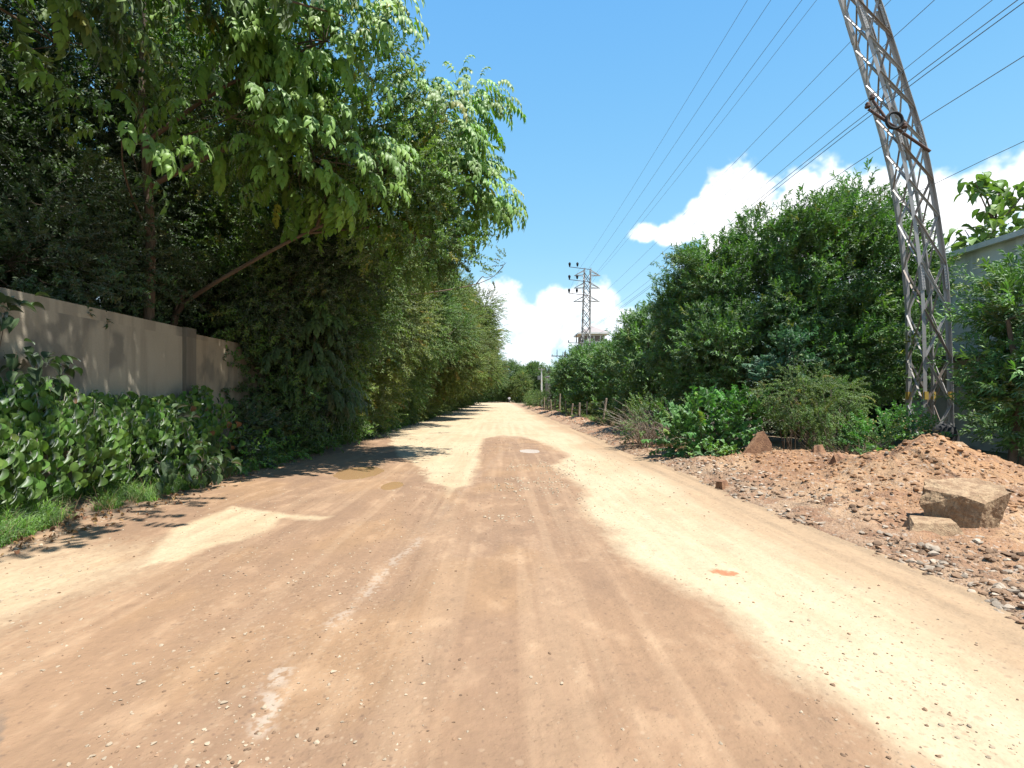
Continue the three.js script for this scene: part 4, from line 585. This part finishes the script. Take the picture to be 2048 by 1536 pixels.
{ const bush = scene.children[scene.children.length - 1], r = rng(205), fl = [], gm = new THREE.IcosahedronGeometry(0.014, 1); for (let i = 0; i < 90; i++) { const a = r() * 6.28, b = Math.acos(0.1 + 0.9 * r()); fl.push([new THREE.Matrix4().makeTranslation(-0.1 + 0.95 * Math.sin(b) * Math.cos(a), 0.5 + 0.52 * Math.cos(b) * (0.7 + 0.4 * r()), 0.75 * Math.sin(b) * Math.abs(Math.sin(a))), lin(0.42, 0.24 + 0.2 * r(), 0.06 + 0.12 * r())]); } copies('flowers', gm, std(1, 1, 1, 0.8), fl, bush); }
shrub({ seed: 206, name: 'teal_plant', label: 'blue-green broad-leaved sapling between the acacias and the thorn bush', category: 'sapling', x: 7.9, d: 13.8, lobes: [[7.9, 2.7, 13.6, 0.55, 0.35, 0.5], [7.6, 2.3, 13.6, 0.4, 0.3, 0.4]], kit: 'heart', mat: 'teal', leaf: { clumps: 50, per: 8, clumpR: 0.25 } });
// dry bushes: bare branching twigs with a little green
function dryBush(o) {
  const r = rng(o.seed), g = thing('dry_bush', o.label, 'bush', [o.x, 0, -o.d], 'twiggy dry bushes along the bank'), tw = [];
  for (let i = 0; i < o.n; i++) { const a = r() * 6.28, l = o.h * (0.5 + 0.6 * r()), tilt = 0.25 + 0.85 * r(), p0 = V((r() - 0.5) * o.w * 0.6, 0, (r() - 0.5) * o.w * 0.6), p1 = p0.clone().add(V(Math.cos(a) * Math.sin(tilt) * l * 0.5, Math.cos(tilt) * l * 0.6, Math.sin(a) * Math.sin(tilt) * l * 0.5)), p2 = p1.clone().add(V(Math.cos(a) * Math.sin(tilt) * l * 0.6, Math.cos(tilt) * l * 0.3, Math.sin(a) * Math.sin(tilt) * l * 0.6)); tw.push(tube([p0, p1, p2], [0.009, 0.003], 4, 5)); for (let k = 0; k < 3; k++) { const q = p0.clone().lerp(p2, 0.35 + 0.5 * r()), e = q.clone().add(V((r() - 0.5) * l * 0.5, (r() - 0.2) * l * 0.35, (r() - 0.5) * l * 0.5)); tw.push(tube([q, wobble(r, q, e, 0.06), e], [0.005, 0.002], 3, 4)); } }
  part('twigs', mergeGeometries(tw), o.pale ? PALETWIG : DRYTWIG, g).userData.kind = 'stuff'; if (!o.green) return; const { list } = foliage(r, [[o.x, o.h * 0.45, o.d, o.w * 0.7, o.h * 0.42, o.w * 0.7]], { clumps: o.green, per: 7, clumpR: 0.24, floor: 0.12 }); move(list, g.position); hang(g, KIT.small, LEAF[o.mat || 'mid'], list, 0, 'foliage');
}
dryBush({ seed: 211, x: 4.4, d: 14.6, h: 1.5, w: 1.0, n: 110, green: 55, label: 'brown twiggy bush with sparse leaves in front of the pointed acacia' });
dryBush({ seed: 212, x: 5.0, d: 16.6, h: 1.9, w: 0.9, n: 70, green: 20, pale: true, label: 'pale bare thicket of dead stems below the acacias' });
dryBush({ seed: 213, x: 7.6, d: 10.9, h: 0.8, w: 1.0, n: 90, green: 12, label: 'dead grey twigs under the thorn bush' });
dryBush({ seed: 214, x: 5.4, d: 13.4, h: 1.4, w: 0.8, n: 60, green: 16, pale: true, label: 'dry branching bush behind the heart-leaved shrub' });
dryBush({ seed: 215, x: 4.75, d: 6.1, h: 0.22, w: 0.4, n: 50, green: 0, label: 'small tangle of grey roots in the rubble before the heap' });
[[6.2, 24, 0.8, 221], [6.5, 29, 0.8, 222], [6.5, 35, 0.9, 223], [6.4, 42, 1.1, 224], [6.4, 52, 1.4, 225], [4.8, 64, 1.9, 226], [4.9, 78, 2.2, 227]].forEach(([x, d, h, seed], i) => shrub({ seed, name: 'fence_bush', label: ['scrub behind the nearest fence posts', 'second clump of scrub along the fence', 'third clump of scrub along the fence', 'fourth clump of scrub along the fence', 'green bush past the end of the fence', 'rounded pale bush further past the fence', 'farthest roadside bush on the sunny side'][i], group: 'scrub along the sunny side', x, d, lobes: [[x, h * 0.5, d, 0.9, h * 0.5, 2.4], [x + 0.5, h * 0.75, d + 1, 0.9, h * 0.4, 1.8]], kit: 'slender', mat: i > 3 ? 'feather' : 'olive', leaf: { clumps: 22, per: 10, clumpR: 0.4, scale: 1.3, floor: 0.2 } }));
{ const r = rng(231), g = []; for (let i = 0; i < 1500; i++) { const d = 12.5 + 58 * r() * r(), x = 4.7 + 1.2 * r() + (d < 14 ? 0.8 * r() : 0); if (fbm(x, d, 3) < 0.5) continue; g.push([basis(V(x, bankH(x, d), -d), V(Math.cos(r() * 6.3), 0, Math.sin(r() * 6.3)), V(0, 1, 0), 0.7 + 0.6 * r()), lin(0.9 + 0.3 * r(), 0.9, 0.9)]); }
  const o = thing('bank_grass', 'thin grass and straw at the back of the bank', 'grass'); o.userData.kind = 'stuff'; KIT.grass.forEach((k, n) => copies('grass', k, n < 2 ? LEAF.straw : LEAF.grass, g.filter((_, i) => i % 4 === n), o)); }
// trees that close the view at the bend
[[2.5, 158, 12.5, 4.2, 'slender', 'mid', 241, 'tall tree at the far bend of the road'], [9.5, 164, 12.3, 5.0, 'fine', 'mid', 242, 'round dark tree at the far bend beside the pole'], [-5, 150, 11, 6, 'fine', 'mid', 243, 'tree at the end of the shaded row by the bend'], [14, 172, 11, 5, 'fine', 'dark', 244, 'distant tree behind the unfinished building'], [6.2, 152, 8.5, 2.6, 'slender', 'olive', 245, 'yellowish young tree at the far bend'], [-2.0, 176, 9, 5, 'fine', 'mid', 246, 'distant tree straight ahead behind the rider'], [-12, 120, 10, 7, 'fine', 'mid', 247, 'distant tree behind the shaded row']].forEach(([x, d, h, w, kit, mat, seed, label]) => tree({ seed, name: 'shade_tree', label, group: 'trees at the far bend', x, d, h, r: 0.2, twigStep: 5, lobes: [[x, h * 0.6, d, w, h * 0.34, w], [x + w * 0.3, h * 0.8, d, w * 0.6, h * 0.2, w * 0.6], [x - w * 0.3, h * 0.3, d, w * 0.9, h * 0.25, w]], kit, mat, leaf: { clumps: 8, per: 12, clumpR: 1.0, scale: 3, shell: 0.35 } }));

// ------------------------------------------------------------------ steel lattice masts
const STEELS = [[0.33, 0.31, 0.295], [0.29, 0.26, 0.235], [0.38, 0.365, 0.35], [0.25, 0.20, 0.165]].map(([r, g, b]) => std(r, g, b, 0.55, { metalness: 0.2 })), STEEL = STEELS[0], RUST = std(0.085, 0.042, 0.03, 0.8), YELLOW = std(0.38, 0.25, 0.045, 0.7), BLACK = std(0.012, 0.012, 0.013, 0.85);
function angleBar(w, t) { const s = new THREE.Shape(); s.moveTo(0, 0); s.lineTo(w, 0); s.lineTo(w, t); s.lineTo(t, t); s.lineTo(t, w); s.lineTo(0, w); s.closePath(); const g = new THREE.ExtrudeGeometry(s, { depth: 1, bevelEnabled: false }); g.translate(-w * 0.3, -w * 0.3, 0); return g; }
const BAR = angleBar(0.044, 0.005), LEGBAR = angleBar(0.09, 0.010);
function barBetween(geo, a, b, up, ext = 0.02) { const d = b.clone().sub(a), L = d.length(), m = basis(a.clone().addScaledVector(d, -ext / L), d, up); m.scale(V(1, 1, L + 2 * ext)); return m; }
{
  // the near mast leans and bows slightly towards the road
  const axis = new THREE.CatmullRomCurve3([[11.17, -0.2], [11.16, 0.9], [11.14, 2.6], [11.05, 4.6], [10.58, 7.7], [10.02, 9.65], [9.35, 11.8], [8.45, 14.4], [8.1, 15.4]].map(([x, y]) => V(x, y, -13)));
  const yTop = 13.4, levels = [], w = (y) => 0.61 - 0.010 * y, turn = 0.10, g = thing('lattice_mast', 'leaning grey steel lattice mast with yellow bands near its foot', 'power mast', [11.17, 0, -13]);
  const xAt = (y) => { let lo = 0, hi = 1; for (let i = 0; i < 30; i++) { const m = (lo + hi) / 2; if (axis.getPoint(m).y < y) lo = m; else hi = m; } return axis.getPoint((lo + hi) / 2).x - 11.17; };
  const corner = (k, y) => { const a = turn + Math.PI / 4 + k * Math.PI / 2, R = w(y) * Math.SQRT1_2; return V(xAt(y) + R * Math.cos(a), y, R * Math.sin(a)); };
  for (let y = 0.12; y < yTop; y += y < 6 ? 1.2 : 0.92) levels.push(y);
  for (let k = 0; k < 4; k++) {
    const bits = []; const ys = range(-0.2, yTop, 0.46); for (let i = 0; i < ys.length - 1; i++) { const a = corner(k, ys[i]), b = corner(k, ys[i + 1]), inw = V(xAt(ys[i]), ys[i], 0).sub(a).applyAxisAngle(V(0, 1, 0), -Math.PI / 4); const q = LEGBAR.clone(); q.applyMatrix4(barBetween(LEGBAR, a, b, inw.setY(0).negate(), 0.004)); bits.push(q); }
    part('leg', mergeGeometries(bits), STEEL, g);
    const band = corner(k, 1.55), bg = box(0.094, 0.2, 0.094, band.x, band.y, band.z); part('paint_band', bg, YELLOW, g);
    for (const y of [0.55, 4.55, 8.1, 11.2]) { const c = corner(k, y), pl = [box(0.10, 0.62, 0.014, c.x, c.y, c.z + (k < 2 ? 0.035 : -0.035)), box(0.014, 0.62, 0.10, c.x + (k === 0 || k === 3 ? 0.035 : -0.035), c.y, c.z)]; for (let i = 0; i < 8; i++) for (const s of [-1, 1]) { const b = new THREE.SphereGeometry(0.011, 6, 4); b.translate(c.x + s * 0.024, c.y - 0.26 + i * 0.075, c.z + (k < 2 ? 0.046 : -0.046)); pl.push(b); } const sp = mergeGeometries(pl.map((q) => (q.index ? q.toNonIndexed() : q))); sp.translate(-c.x, -c.y, -c.z); sp.applyQuaternion(new THREE.Quaternion().setFromUnitVectors(V(0, 1, 0), corner(k, y + 0.3).sub(corner(k, y - 0.3)).normalize())); sp.translate(c.x, c.y, c.z); part('splice_plate', sp, STEEL, g); }
  }
  for (let k = 0; k < 4; k++) for (let i = 0; i < levels.length - 1; i++) {
    const k2 = (k + 1) % 4, a = corner(k, levels[i]), b = corner(k2, levels[i + 1]), c = corner(k2, levels[i]), d = corner(k, levels[i + 1]), n = V((a.x + c.x) / 2 - xAt(levels[i]), 0, (a.z + c.z) / 2).normalize();
    for (const [p, q, s] of [[a, b, 0.012], [c, d, -0.012]]) { const m = part('brace', BAR, STEELS[(i * 3 + k * 5 + (s > 0 ? 1 : 0)) % 4], g); m.applyMatrix4(barBetween(BAR, p.clone().addScaledVector(n, 0.02 + s), q.clone().addScaledVector(n, 0.02 + s), n)); }
  }
  // dark wooden bracket with a coil of cable
  const arm = (a, b, r, name = 'bracket_arm') => part(name, tube([a, a.clone().lerp(b, 0.5), b], [r, r], 6, 2), RUST, g), y0 = 7.85;
  arm(V(-1.85, y0 + 0.95, 0.35), V(-0.5, y0 - 0.25, 0.6), 0.035); arm(V(-1.62, y0 + 1.25, 0.2), V(-1.3, y0 + 0.4, 0.45), 0.035);
  part('cable_coil', new THREE.TorusGeometry(0.2, 0.035, 8, 24).translate(-1.35, y0 + 0.55, 0.55), BLACK, g);
  for (const [x, y, z] of [[-1.87, y0 + 0.98, 0.35], [-1.64, y0 + 1.28, 0.2], [-1.1, y0 + 0.36, 0.55]]) part('insulator', new THREE.LatheGeometry([[0, 0], [0.06, 0], [0.07, 0.04], [0.035, 0.06], [0.06, 0.09], [0.03, 0.14], [0, 0.15]].map(([a, b]) => new THREE.Vector2(a, b)), 10).translate(x, y, z), RUST, g);
  // a small steel plate box bolted high on the mast
  part('name_plate', box(0.16, 0.34, 0.02, corner(1, 11.2).x + 0.42, 11.2, corner(1, 11.2).z), STEEL, g);
  // black drum standing at its foot
  const drum = new THREE.LatheGeometry([[0, 0], [0.26, 0], [0.29, 0.05], [0.28, 0.4], [0.24, 0.52], [0.12, 0.57], [0, 0.58]].map(([a, b]) => new THREE.Vector2(a, b)), 24);
  const dm = single('plastic_drum', 'black rounded plastic drum at the foot of the near mast', 'drum', drum, BLACK); dm.scale.set(1.1, 1.55, 1.1); dm.position.set(10.55, bankH(10.55, 11.9) - 0.02, -11.9); dm.rotation.z = 0.06;
}
{ // the far pylon of the same line
  const g = thing('transmission_pylon', 'distant lattice pylon with three tiers of cross arms above the acacias', 'power mast', [8.75, 0, -52]), yT = 14.9, lean = 0.011, w = (y) => 0.95 - 0.022 * y, X = (y) => lean * y * 2;
  const corner = (k, y) => { const a = Math.PI / 4 + k * Math.PI / 2, R = w(y) * Math.SQRT1_2; return V(X(y) + R * Math.cos(a), y, R * Math.sin(a)); }, B = angleBar(0.06, 0.012);
  for (let k = 0; k < 4; k++) { const q = angleBar(0.085, 0.02); q.applyMatrix4(barBetween(q, corner(k, -0.1), corner(k, yT), V(1, 0, 0))); part('leg', q, STEEL, g); }
  for (let y = 3; y < yT - 0.8; y += 0.95) for (let k = 0; k < 4; k++) for (const [p, q] of [[corner(k, y), corner((k + 1) % 4, y + 0.95)], [corner((k + 1) % 4, y), corner(k, y + 0.95)]]) { const m = part('brace', B, STEEL, g); m.applyMatrix4(barBetween(B, p, q, V(0, 0, 1))); }
  for (const y of [14.2, 12.9, 11.5]) {
    for (const s of [-1, 1]) for (const z of [-0.3, 0.3]) { const m = part('cross_arm', B, STEEL, g); m.applyMatrix4(barBetween(B, V(X(y) + s * 0.3, y, z), V(X(y) + s * 1.35, y - 0.05, 0), V(0, 1, 0))); const m2 = part('cross_arm', B, STEEL, g); m2.applyMatrix4(barBetween(B, V(X(y) + s * 0.3, y + 0.5, z), V(X(y) + s * 1.35, y - 0.05, 0), V(0, 1, 0))); }
    const m = part('insulator_beam', B, RUST, g); m.applyMatrix4(barBetween(B, V(X(y) + 0.3, y + 0.5, 0.4), V(X(y) - 1.95, y + 0.72, 0.6), V(0, 1, 0)));
    for (const x of [-1.9, -1.1]) part('insulator', new THREE.LatheGeometry([[0, 0], [0.07, 0.05], [0.13, 0.28], [0.13, 0.36], [0.05, 0.46], [0, 0.48]].map(([a, b]) => new THREE.Vector2(a, b)), 8).translate(X(y) + x, y + 0.74, 0.6), BLACK, g);
  }
  { const m = part('insulator_beam', B, RUST, g); m.applyMatrix4(barBetween(B, V(X(7) + 0.3, 7.0, 0.5), V(X(7) - 1.9, 7.15, 0.6), V(0, 1, 0))); for (const [x, h] of [[-1.85, 0.25], [-1.05, 0.85], [-0.4, 0.25]]) part('insulator', new THREE.CylinderGeometry(0.04, 0.06, h, 6).translate(X(7) + x, 7.15 + h / 2, 0.6), BLACK, g); }
}
// overhead wires run with the road: [x, y] where each crosses, sagging between the masts
const WIRE = std(0.11, 0.12, 0.13, 0.5);
[['first', 8.1, 14.6, 0.010], ['second', 8.0, 13.3, 0.010], ['third', 7.95, 12.0, 0.010], ['fourth', 10.05, 14.2, 0.010], ['fifth', 9.95, 11.65, 0.011], ['sixth', 9.3, 10.05, 0.011], ['seventh', 9.2, 9.0, 0.010], ['eighth', 9.0, 8.5, 0.013], ['ninth', 9.0, 8.38, 0.013], ['tenth', 9.1, 7.52, 0.012], ['eleventh', 10.2, 6.55, 0.010]].forEach(([nth, x, y, rad], i) => {
  const pts = []; for (let z = 18; z >= -52; z -= 5) { const t = (z + 13) / 31, u = (-13 - z) / 39; const sag = z > -13 ? -0.25 * 4 * clamp(t) * (1 - clamp(t)) : -0.35 * 4 * clamp(u) * (1 - clamp(u)); pts.push(V(x, y + sag * 0.8, z)); }
  for (let z = -60; z >= -140; z -= 16) pts.push(V(x - (z + 52) * 0.004, y - 0.5 + 0.002 * (z + 52) - 0.6 * Math.sin(((z + 52) / -88) * Math.PI), z));
  single('power_line', `${nth} overhead wire counted from the open sky towards the near mast`, 'wire', tube(pts, [rad * 0.7, rad * 0.7], 5, pts.length * 2), WIRE, 'overhead power wires along the road');
});
// ------------------------------------------------------------------ post and wire fence
{
  const g = thing('post_fence', 'fence of weathered posts and wire along the sunny side of the road', 'fence', [5.2, 0, -40]), postMat = std(0.32, 0.25, 0.19, 0.95), tops = [], r = rng(251);
  for (const [x, d, h, lean] of [[5.5, 26.8, 1.32, 0.16], [5.25, 30, 1.12, -0.02], [5.15, 32.5, 1.0, 0.03], [5.0, 35, 0.95, 0.1], [5.1, 38.5, 1.1, -0.04], [4.9, 41, 1.45, 0.02], [4.95, 45, 1.15, 0.03], [5.0, 49, 1.1, -0.03], [5.1, 54, 1.2, 0.02], [5.2, 59, 1.3, 0.03]]) {
    const p = V(x - 5.2, bankH(x, d) - 0.1, 40 - d), t = p.clone().add(V(lean * h, h + 0.1, (r() - 0.5) * 0.1)), s = 0.11 + 0.03 * r();
    part('post', tube([p, wobble(r, p, t, 0.05), t], [s * 0.5, s * 0.4], 6, 4), postMat, g); part('post_cap', new THREE.SphereGeometry(s * 0.4, 6, 4).scale(1, 0.5, 1).translate(t.x, t.y, t.z), postMat, g); tops.push([p, t]);
  }
  for (const k of [0.35, 0.65, 0.9]) for (let i = 0; i < tops.length - 1; i++) { const a = tops[i][0].clone().lerp(tops[i][1], k), b = tops[i + 1][0].clone().lerp(tops[i + 1][1], k), m = a.clone().lerp(b, 0.5); m.y -= 0.06; part('wire', tube([a, m, b], [0.006, 0.006], 4, 4), WIRE, g); }
}
// ------------------------------------------------------------------ far poles and buildings
{
  const conc = std(0.55, 0.53, 0.49, 0.85), g = thing('utility_pole', 'white concrete utility pole with a cross arm and transformer at the far bend', 'utility pole', [6.3, 0, -76]);
  part('pole', tube([V(0, -0.2, 0), V(0, 3, 0), V(0, 5.9, 0)], [0.17, 0.13, 0.10], 8, 4), conc, g); part('cross_arm', box(0.9, 0.09, 0.1, 0, 5.75, 0.12), std(0.2, 0.2, 0.2, 0.7), g);
  part('transformer', box(0.5, 0.6, 0.4, -0.35, 4.5, 0.25), std(0.12, 0.13, 0.13, 0.7), g); for (const x of [-0.4, 0, 0.4]) part('insulator', new THREE.CylinderGeometry(0.03, 0.045, 0.22, 6).translate(x, 5.9, 0.12), std(0.3, 0.2, 0.15, 0.4), g);
  const g2 = thing('cross_arm_pole', 'utility pole whose cross arm and insulators show over the acacias', 'utility pole', [7.9, 0, -61]);
  part('pole', tube([V(0, -0.2, 0), V(0, 4, 0), V(0, 7.1, 0)], [0.16, 0.13, 0.10], 8, 4), conc, g2); part('cross_arm', box(2.3, 0.1, 0.1, -0.5, 6.55, 0.1), RUST, g2); part('brace', tube([V(-1.1, 6.5, 0.1), V(-0.6, 6.1, 0.1), V(0, 5.6, 0)], [0.03, 0.03], 5, 3), RUST, g2);
  for (const [x, h] of [[-1.55, 0.2], [-0.95, 0.75], [-0.3, 0.25], [0.1, 0.7], [0.5, 0.25]]) part('insulator', new THREE.CylinderGeometry(0.035, 0.05, h, 6).translate(x, 6.6 + h / 2, 0.1), BLACK, g2);
}
{
  const white = std(0.62, 0.60, 0.57, 0.9), shade = std(0.16, 0.12, 0.10, 0.9), tiles = std(0.25, 0.215, 0.205, 0.9), x = 14.6, z = -80;
  const g = thing('hip_roof_house', 'tall white house with a grey hip roof behind the far pylon', 'house', [x, 0, z]);
  part('wall', box(3.6, 11.5, 3.6, 0, 5.65, 0), white, g); part('opening', box(3.0, 0.8, 0.1, 0.1, 10.75, 1.83), shade, g); part('opening', box(0.1, 0.8, 3.0, -1.83, 10.75, 0), shade, g);
  for (const px of [-0.9, 0.1, 1.1]) part('mullion', box(0.16, 0.8, 0.12, px, 10.75, 1.86), white, g);
  part('eave', box(4.9, 0.22, 4.9, 0, 11.51, 0), white, g); const cone = new THREE.ConeGeometry(3.4, 1.35, 4); cone.rotateY(Math.PI / 4); cone.translate(0, 12.3, 0); part('roof', cone, tiles, g);
  for (const y of [7.4, 4.6]) { const wv = part('window', box(1.0, 1.2, 0.08, 0, y, 1.83), shade, g); part('sill', box(1.2, 0.08, 0.2, 0, y - 0.66, 1.88), white, wv); }
  const g2 = thing('unfinished_building', 'unfinished grey block building with bare reinforcing bars on top', 'building', [9.2, 0, -90]), block = std(0.20, 0.175, 0.155, 0.95), ren = std(0.42, 0.41, 0.40, 0.9);
  part('wall', box(3.6, 5.2, 5, 1.0, 2.5, 0), block, g2); part('slab', box(3.8, 0.18, 5.2, 1.0, 5.2, 0), ren, g2); part('upper_wall', box(1.6, 3.0, 3.4, 2.2, 6.79, 0), ren, g2);
  for (let i = 0; i < 6; i++) part('reinforcing_bar', box(0.04, 1.1 + 0.2 * (i % 3), 0.04, -0.7 + i * 0.3, 5.85, 2.3), RUST, g2);
}
{ // the long concrete wall on the sunny side
  const map = colorTexture(512, 512, (u, v) => { const x = u * 10, y = v * 6, n = fbm(x * 1.5, y * 1.5, 5), run = fbm(x * 3, y * 0.3, 4), k = 0.84 + 0.25 * n + 0.1 * noise(x * 60, y * 60); const c = mix3([0.50, 0.50, 0.475], [0.37, 0.365, 0.34], sstep(0.5, 0.7, run)); return [c[0] * k, c[1] * k, c[2] * k]; }, true); map.repeat.set(0.1, 1 / 6);
  const m = new THREE.MeshStandardMaterial({ map, roughness: 0.92, side: THREE.DoubleSide, bumpMap: GRIT, bumpScale: 0.004 }), g = thing('concrete_wall', 'high grey rendered wall with a coping behind the near mast', 'wall', [14.6, 0, -14]);
  part('wall', boxUV(box(0.3, 6.1, 14, 0.15, 2.95, 3.0)), m, g); part('return_wall', boxUV(box(7.7, 6.1, 0.3, 4.16, 2.95, -3.85)), m, g); part('coping', boxUV(box(0.62, 0.16, 14.4, 0.15, 6.082, 2.95)), m, g);
  part('ledge', boxUV(box(0.7, 0.13, 14, -0.352, 2.75, 3.0)), std(0.12, 0.11, 0.10, 0.95), g);
}
// ------------------------------------------------------------------ the far rider
{
  const bx = 2.6, bd = 140, by = 0.02, g = thing('motorcycle', 'dark motorcycle coming up the road far away', 'motorcycle', [bx, by, -bd]);
  for (const z of [0.62, -0.62]) { const t = part('wheel', new THREE.TorusGeometry(0.27, 0.06, 8, 20).rotateY(Math.PI / 2).translate(0, 0.32, z), BLACK, g); part('rim', new THREE.TorusGeometry(0.2, 0.02, 6, 16).rotateY(Math.PI / 2).translate(0, 0.32, z), STEEL, t); part('hub', new THREE.CylinderGeometry(0.05, 0.05, 0.12, 8).rotateZ(Math.PI / 2).translate(0, 0.32, z), STEEL, t); }
  part('frame', mergeGeometries([tube([V(0, 0.32, -0.62), V(0, 0.42, -0.1), V(0, 0.75, 0.4)], [0.04, 0.04], 6), tube([V(0, 0.32, 0.62), V(0, 0.7, 0.48), V(0, 1.02, 0.36)], [0.04, 0.03], 6)]), BLACK, g);
  part('engine', new THREE.SphereGeometry(0.2, 10, 8).scale(0.8, 0.9, 1.2).translate(0, 0.42, 0.05), STEEL, g); part('fuel_tank', new THREE.SphereGeometry(0.2, 12, 8).scale(0.8, 0.7, 1.4).translate(0, 0.82, 0.18), std(0.08, 0.02, 0.02, 0.3), g); part('seat', new THREE.SphereGeometry(0.2, 12, 8).scale(0.75, 0.35, 2).translate(0, 0.8, -0.32), BLACK, g);
  part('handlebar', tube([V(-0.36, 1.02, 0.24), V(-0.12, 1.04, 0.38), V(0.12, 1.04, 0.38), V(0.36, 1.02, 0.24)], [0.016, 0.016], 6), STEEL, g); part('headlight', new THREE.SphereGeometry(0.09, 10, 8).translate(0, 0.92, 0.5), STEEL, g);
  const J = { pel: [0, 0.9, -0.28], chest: [0, 1.3, -0.14], neck: [0, 1.47, -0.1], head: [0, 1.63, -0.06], sl: [-0.19, 1.4, -0.13], sr: [0.19, 1.4, -0.13], el: [-0.33, 1.16, 0.02], er: [0.33, 1.16, 0.02], hl: [-0.33, 1.06, 0.24], hr: [0.33, 1.06, 0.24], kl: [-0.2, 0.86, 0.18], kr: [0.2, 0.86, 0.18], al: [-0.19, 0.42, 0.02], ar: [0.19, 0.42, 0.02], tl: [-0.19, 0.36, 0.18], tr: [0.19, 0.36, 0.18] };
  const bones = [['pel', 'chest', 0.15, 0.16], ['chest', 'neck', 0.14, 0.06], ['neck', 'head', 0.06, 0.11], ['chest', 'sl', 0.1, 0.07], ['chest', 'sr', 0.1, 0.07], ['sl', 'el', 0.065, 0.05], ['sr', 'er', 0.065, 0.05], ['el', 'hl', 0.048, 0.04], ['er', 'hr', 0.048, 0.04], ['pel', 'kl', 0.12, 0.075], ['pel', 'kr', 0.12, 0.075], ['kl', 'al', 0.07, 0.048], ['kr', 'ar', 0.07, 0.048], ['al', 'tl', 0.05, 0.04], ['ar', 'tr', 0.05, 0.04]];
  const N = 72, mc = new MarchingCubes(N, BLACK, false, false, 60000), C = V(0, 1.02, 0), S = 0.86; mc.isolation = 0;
  for (let k = 0; k < N; k++) for (let j = 0; j < N; j++) for (let i = 0; i < N; i++) { const p = V((i - N / 2) / (N / 2) * S, (j - N / 2) / (N / 2) * S, (k - N / 2) / (N / 2) * S).add(C); let f = 9; for (const [a, b, ra, rb] of bones) { const A = V(...J[a]), B = V(...J[b]), AB = B.clone().sub(A), t = clamp(p.clone().sub(A).dot(AB) / AB.lengthSq()), d = p.distanceTo(A.addScaledVector(AB, t)) - lerp(ra, rb, t), h = clamp(0.5 + 0.5 * (f - d) / 0.03); f = lerp(f, d, h) - 0.03 * h * (1 - h); } mc.field[k * N * N + j * N + i] = -f; }
  mc.update(); const n = mc.count ?? mc.geometry.drawRange.count, pos = new Float32Array(n * 3), nor = new Float32Array(n * 3), col = new Float32Array(n * 3);
  for (let i = 0; i < n; i++) { const p = V(mc.positionArray[i * 3], mc.positionArray[i * 3 + 1], mc.positionArray[i * 3 + 2]).multiplyScalar(S).add(C); p.toArray(pos, i * 3); nor.set(mc.normalArray.slice(i * 3, i * 3 + 3), i * 3); const c = p.y > 1.5 ? (p.y > 1.68 || p.z < -0.12 ? [0.02, 0.016, 0.012] : [0.16, 0.085, 0.055]) : p.y > 0.98 && Math.abs(p.x) < 0.36 && p.z < 0.1 ? [0.62, 0.6, 0.58] : p.z > 0.1 && p.y > 0.98 ? [0.16, 0.085, 0.055] : [0.02, 0.022, 0.03]; col.set(c, i * 3); }
  const bg = new THREE.BufferGeometry(); bg.setAttribute('position', new THREE.BufferAttribute(pos, 3)); bg.setAttribute('normal', new THREE.BufferAttribute(nor, 3)); bg.setAttribute('color', new THREE.BufferAttribute(col, 3));
  const pm = single('person', 'distant rider in a white shirt and dark trousers on the motorcycle', 'person', bg, new THREE.MeshStandardMaterial({ vertexColors: true, roughness: 0.9, side: THREE.DoubleSide })); pm.position.set(bx, by, -bd);
}
renderer.render(scene, camera);
